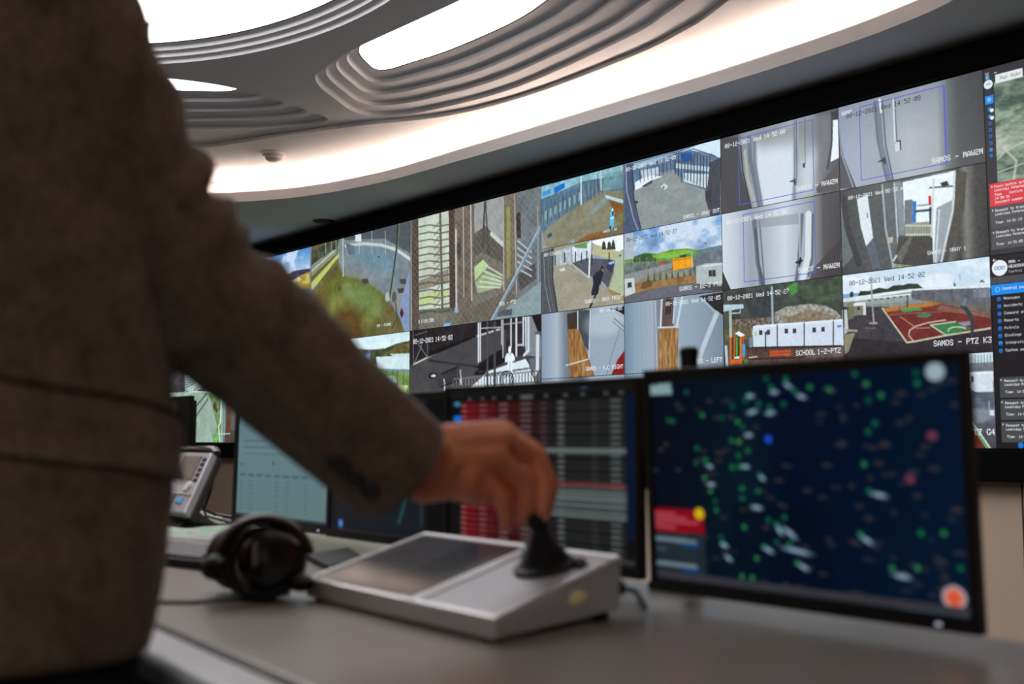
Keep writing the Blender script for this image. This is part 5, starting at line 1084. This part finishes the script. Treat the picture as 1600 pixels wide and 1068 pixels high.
# ------------------------------------------------------------------ person
def evaluated(mb, voxel, smooth_it, name, m, parent, smooth_f=.5):
    """weld the collected closed shapes into one continuous surface"""
    o = mb.build(name + '_source', m, parent)
    md = o.modifiers.new('weld', 'REMESH'); md.mode = 'VOXEL'; md.voxel_size = voxel; md.use_smooth_shade = True
    if smooth_it:
        s = o.modifiers.new('soften', 'SMOOTH'); s.factor = smooth_f; s.iterations = smooth_it
    dg = bpy.context.evaluated_depsgraph_get(); dg.update()
    me = bpy.data.meshes.new_from_object(o.evaluated_get(dg))
    me.name = name
    bpy.data.objects.remove(o)
    me.materials.clear(); me.materials.append(m)
    me.polygons.foreach_set('use_smooth', [True]*len(me.polygons))
    n = link(bpy.data.objects.new(name, me)); n.parent = parent
    return n
TC = Vector((-1.170, .332, 0))                  # body axis on the floor
person = root('person', TC, 'person in brown grey tweed jacket standing at the desk, hand on the joystick', 'person')
SH = Vector((TC.x+.132, TC.y-.047, CAMZ+.43))    # right shoulder
EL = at(256, 412, 1.10)                         # elbow
WR = at(676, 724, 1.295)                        # wrist
CU = at(628, 734, 1.262)                        # sleeve end
SL, ELL, WRL = Vector((TC.x-.185, TC.y-.01, CAMZ+.43)), Vector((TC.x-.285, TC.y-.03, CAMZ+.16)), Vector((TC.x-.30, TC.y+.10, CAMZ-.09))
def limb(mb, pts, rad, seg=18):
    for i in range(len(pts)-1): mb.capsule(pts[i], pts[i+1], rad[i], rad[i+1], seg)
body = MB()
X = lambda dx, dy, z: Vector((TC.x+dx, TC.y+dy, z))
body.ell(X(0,-.01,.95), (.165,.105,.14)); body.ell(X(0,-.01,1.15), (.155,.095,.17)); body.ell(X(0,-.035,1.30), (.165,.09,.14)); body.capsule(X(-.11,-.03,1.405), X(.11,-.03,1.405), .06, .06)
body.capsule(X(0,-.005,1.40), X(0,.02,1.55), .056, .052)
body.ell(X(0,.045,1.66), (.076,.098,.118)); body.ell(X(0,.055,1.59), (.056,.078,.062)); body.ell(X(0,.13,1.575), (.024,.02,.018))
body.capsule(X(0,.135,1.675), X(0,.153,1.637), .010, .014); body.ell(X(0,.138,1.606), (.026,.010,.008))
for s in (-1, 1):
    body.ell(X(.078*s,.035,1.645), (.010,.022,.032)); body.ell(X(.032*s,.126,1.675), (.014,.012,.010)); body.capsule(X(.016*s,.137,1.698), X(.05*s,.122,1.698), .008, .007)
    hip, kn, an = X(.09*s,-.01,.88), X(.10*s,.015,.48), X(.11*s,-.015,.09)
    limb(body, [hip, kn, an], [.082,.055,.040]); limb(body, [an, X(.115*s,.11,.035)], [.04,.03])
limb(body, [SH, EL, WR], [.058,.046,.033]); limb(body, [SL, ELL, WRL], [.058,.046,.028])
# left hand resting at the side
lh = WRL+Vector((0,.03,-.05)); body.capsule(WRL, lh, .028, .034)
for k in range(4): limb(body, [lh+Vector((-.024+.016*k,.012,-.012)), lh+Vector((-.026+.017*k,.030,-.050)), lh+Vector((-.024+.016*k,.026,-.08))], [.0105,.0095,.0075], 10)
limb(body, [lh+Vector((.026,.0,.0)), lh+Vector((.042,.022,-.03)), lh+Vector((.040,.036,-.052))], [.012,.0105,.009], 10)
# right hand: bent over the knob of the joystick
MC = [at(786,676,1.405), at(789,688,1.385), at(778,716,1.362), at(752,752,1.342)]
FINGERS = [
 ([MC[0], at(836,706,1.435), at(860,756,1.432), at(851,800,1.418)], [.0155,.0132,.0122,.0098]),
 ([MC[1], at(834,714,1.412), at(852,764,1.408), at(846,800,1.398)], [.0155,.0135,.0122,.0098]),
 ([MC[2], at(820,754,1.380), at(824,786,1.383), at(812,812,1.390)], [.0150,.0130,.0115,.0092]),
 ([MC[3], at(783,778,1.352), at(790,800,1.362), at(792,820,1.374)], [.0138,.0115,.0102,.0084]),
]
WT, WB = at(684,690,1.315), at(664,757,1.285)   # thumb side and little finger side of the wrist
body.capsule(WT, MC[0], .021, .0175); body.capsule(at(680,704,1.305), MC[1], .022, .0175); body.capsule(WR, MC[2], .024, .017); body.capsule(WB, MC[3], .022, .0155)
body.capsule(WT, WB, .022, .022); body.capsule(at(735,690,1.36), at(722,752,1.315), .024, .023); body.capsule(at(700,752,1.305), at(748,768,1.34), .021, .017)
for pts, rad in FINGERS: limb(body, pts, rad, 14)
th = [at(712,735,1.355), at(762,752,1.40), at(806,776,1.425), at(834,802,1.425)]
limb(body, th, [.021,.0175,.0140,.0105], 14)
bo = evaluated(body, .0036, 5, 'body', M['skin'], person)
for pts, rad in FINGERS[:2]:
    d = (pts[3]-pts[2]).normalized(); n = (pts[3]-at(842,790,1.40)).normalized()
    c = pts[3]+n*rad[3]*.75
    Tm = d.to_track_quat('Z', 'Y').to_matrix()
    MB().ell(c-d*.001, (.0055,.0022,.0065), Tm, 12, 8).build('fingernail', mat('nail', (214,160,138), .3, noise=(50,.05)), bo, smooth=True)
# hair and eyes
hair = MB(); hair.ell(X(0,.025,1.70), (.084,.104,.095)); hair.ell(X(0,-.01,1.65), (.080,.080,.085))
hm = hair.build('hair_source', M['hair'], person); bpy.data.objects.remove(hm)
hair = MB()
for q in (hair,): q.ell(X(0,.022,1.705), (.083,.106,.092)); q.ell(X(0,-.018,1.655), (.079,.074,.085))
evaluated(hair, .006, 3, 'hair', M['hair'], person)
for s in (-1, 1): MB().ell(X(.032*s,.1345,1.676), (.009,.006,.005)).build('eye', M['white'], person, smooth=True)
# trousers and shoes
tr = MB(); tr.ell(X(0,-.012,.93), (.185,.122,.13))
for s in (-1, 1): limb(tr, [X(.09*s,-.012,.88), X(.102*s,.012,.48), X(.11*s,-.015,.10)], [.098,.078,.062]); tr.cyl(X(.11*s,-.015,.14), X(.11*s,-.015,.055), .064, .068)
evaluated(tr, .009, 4, 'trousers', M['trouser'], person)
for s in (-1, 1):
    m = MB(); m.ell(X(.112*s,.05,.045), (.048,.145,.044)); m.box((TC.x+.112*s-.042, TC.y-.08, 0), (TC.x+.112*s+.042, TC.y+.17, .02))
    evaluated(m, .006, 3, 'shoe', M['shoe'], person)

# ------------------------------------------------------------------ jacket
def superell(c, a, b, z, n=2.5, seg=56, wob=0.0, ph=0.0):
    out = []
    for k in range(seg):
        t = 2*math.pi*k/seg; ct, st = math.cos(t), math.sin(t)
        w_ = 1+wob*math.sin(3*t+ph)
        out.append(Vector((c[0]+a*w_*math.copysign(abs(ct)**(2/n), ct), c[1]+b*w_*math.copysign(abs(st)**(2/n), st), z)))
    return out
jk = MB()
prof = [(.777,.198,.118,-.015),(.79,.200,.120,-.014),(.84,.200,.124,-.008),(.92,.196,.126,0),(1.00,.190,.126,.002),(1.10,.190,.122,-.008),(1.20,.194,.118,-.026),(1.30,.200,.113,-.038),(1.38,.190,.106,-.036),(1.43,.160,.092,-.020),(1.455,.115,.078,-.012),(1.475,.085,.072,-.012)]
jk.loft([superell((TC.x, TC.y+dy), a, b, z, 2.6, 56, .008, z*14) for z, a, b, dy in prof])
def sleeve(mb, A, B, C, r0, r1, r2, folds, lip=True, n=64, seg=40):
    def path(t):
        if t < .42: return A.lerp(B, t/.46) if False else (A*(1-t)**2+B*2*t*(1-t)*1.0+C*t*t)
        return A*(1-t)**2+B*2*t*(1-t)+C*t*t
    # rounded polyline: shoulder - elbow - cuff
    pts = []
    la, lb = (B-A).length, (C-B).length; rr = .05
    for i in range(n+1):
        s_ = (la+lb)*i/n
        if s_ < la-rr: p = A+(B-A)*(s_/la)
        elif s_ > la+rr: p = B+(C-B)*((s_-la)/lb)
        else:
            u = (s_-la+rr)/(2*rr); p0 = B+(A-B).normalized()*rr; p1 = B+(C-B).normalized()*rr
            p = p0*(1-u)**2+B*2*u*(1-u)+p1*u*u
        pts.append((p, s_/(la+lb), s_-la))
    rings = []; ref = None
    bend = ((A-B).normalized()+(C-B).normalized()).normalized()    # inside of the elbow
    for i, (p, t, sl) in enumerate(pts):
        tg = (pts[min(i+1,n)][0]-pts[max(i-1,0)][0]).normalized()
        a = (bend-tg*bend.dot(tg)).normalized(); b = tg.cross(a)
        f = t*(la+lb)/la
        rad = r0+(r1-r0)*min(1, f) if sl < 0 else r1+(r2-r1)*(sl/lb)
        ring = []
        for k in range(seg):
            q = 2*math.pi*k/seg; w_ = 0
            for (s0, wd, amp, ang, spr, sk) in folds:
                dq = (q-ang+math.pi) % (2*math.pi)-math.pi
                w_ += 1.3*amp*math.exp(-((sl-s0-sk*dq)/wd)**2)*math.exp(-(dq/spr)**2)
            ring.append(p+(a*math.cos(q)+b*math.sin(q)*1.0)*(rad+w_))
        rings.append(ring)
    if lip:                                     # turned-in opening at the cuff
        e = rings[-1]; c = pts[-1][0]; d = (pts[-1][0]-pts[-4][0]).normalized()
        rings.append([c+(v-c)*.86+d*.0 for v in e]); rings.append([c+(v-c)*.80-d*.03 for v in e])
    mb.loft(rings)
    return rings, pts
FOLDS = [(-.02,.016,.012,0.2,1.0,.02),(.035,.014,.011,-.3,.9,-.02),(-.075,.016,.011,.3,.9,.03),(.085,.016,.009,.4,.9,.03),(-.13,.018,.009,-.4,.9,-.03),(.14,.02,.007,-.2,1.0,-.03),
         (-.045,.012,-.010,0,1.0,0),(.06,.012,-.009,.1,1.0,0),(-.10,.012,-.008,0,1.0,.02),(.0,.03,.008,math.pi,1.0,0),(-.2,.03,.008,.8,1.0,.05),(-.24,.02,-.007,-.6,1.0,.04),(.2,.02,.005,.8,1.1,.04),(.115,.014,-.006,2.2,.8,.03),(.05,.014,.007,2.4,.8,-.04),(.17,.014,-.005,-1.6,.9,.03)]
rings, pts = sleeve(jk, SH+Vector((-.01,0,.0)), EL, CU, .082, .075, .068, FOLDS)
jk.ell(SH+Vector((-.005,0,-.012)), (.080,.078,.08))
sleeve(jk, SL, ELL, WRL+Vector((0,-.01,.02)), .092, .080, .062, FOLDS[:6])
jk.ell(SL+Vector((.005,0,-.012)), (.092,.09,.088))
jacket = evaluated(jk, .0062, 3, 'jacket', M['tweed'], person)
# lapel collar, pocket flaps, buttons
for s in (-1, 1):
    co = MB()
    co.loft([[X(.03*s,-.075,1.50), X(.085*s,-.02,1.495), X(.08*s,-.02,1.47), X(.03*s,-.078,1.47)], [X(.085*s,.0,1.49), X(.095*s,.05,1.45), X(.085*s,.05,1.44), X(.08*s,0,1.465)],
             [X(.10*s,.06,1.44), X(.12*s,.10,1.36), X(.10*s,.105,1.35), X(.085*s,.06,1.43)]])
    evaluated(co, .006, 2, 'collar', M['tweed'], jacket)
def on_side(t, z, out=.0):
    """point on the jacket's surface at angle t (0 = right side, 90 = front) and height z"""
    zs = [q[0] for q in prof]; a = np.interp(z, zs, [q[1] for q in prof]); b = np.interp(z, zs, [q[2] for q in prof]); dy = np.interp(z, zs, [q[3] for q in prof])
    n = 2.6; ct, st = math.cos(t), math.sin(t)
    return Vector((TC.x+(a+out)*math.copysign(abs(ct)**(2/n), ct), TC.y+dy+(b+out)*math.copysign(abs(st)**(2/n), st), z))
for s in (1, -1):
    grid = []
    for o_ in (.007, -.004):
        g_ = []
        for j in range(5):
            for i in range(15):
                t = math.radians(-75+i*9.2); t = t if s > 0 else math.pi-t
                z = 1.045-.0042*i-(.062-.0006*i)*j/4
                g_.append(on_side(t, z, o_+(.003 if j == 4 and o_ > 0 else 0)))
        grid.append(g_)
    m = MB(); fs = []
    for L in (0, 1):
        for j in range(4):
            for i in range(14): a = L*75+j*15+i; fs.append((a, a+1, a+16, a+15))
    bd = [i for i in range(15)]+[15*j+14 for j in range(1, 5)]+[60+i for i in range(13, -1, -1)]+[15*j for j in range(3, 0, -1)]
    for k in range(len(bd)): a, b = bd[k], bd[(k+1) % len(bd)]; fs.append((a, b, 75+b, 75+a))
    m.add(grid[0]+grid[1], fs); m.build('pocket_flap', M['tweed'], jacket, smooth=True, angle=50)
    w = MB().tube([on_side((math.radians(-75+i*9.2) if s > 0 else math.pi-math.radians(-75+i*9.2)), 1.048-.0042*i, .0055) for i in range(15)], .0024, 8)
    w.build('pocket_welt', M['seamcloth'], jacket, smooth=True)
m = MB(); p = at(289, 645, 1.0)
for k, z in enumerate((1.0, .90)):
    q = on_side(math.radians(84), z+.0, .004)
    MB().lathe(q, (0.1,1,0), [(0,.010),(.004,.011),(.007,.008)]).build('front_button', M['button'], jacket, smooth=True)
# the row of dark buttons on the cuff of the reaching arm
for k in range(4):
    p0 = at(520+19*k, 722+17*k, 1.20); 
    cen = min(pts, key=lambda q: (q[0]-p0).cross((Vector((0,0,CAMZ))-p0).normalized()).length)[0]
    ax_ = (CU-EL).normalized(); vw_ = (Vector((0,0,CAMZ))-p0).normalized()
    # first point of the sleeve met when coming from the camera
    best = None
    for rg in rings[:-2]:
        for v in rg:
            d = (v-p0); e = (d-vw_*d.dot(vw_)).length
            if e < .007 and (best is None or d.dot(vw_) > best[0]): best = (d.dot(vw_), v)
    if best:
        v = best[1]; nn = (v-min((q[0] for q in pts), key=lambda c: (c-v).length)).normalized()
        MB().lathe(v-nn*.001, nn, [(0,.0095),(.004,.0105),(.0065,.008)]).build('cuff_button', M['button'], jacket, smooth=True)
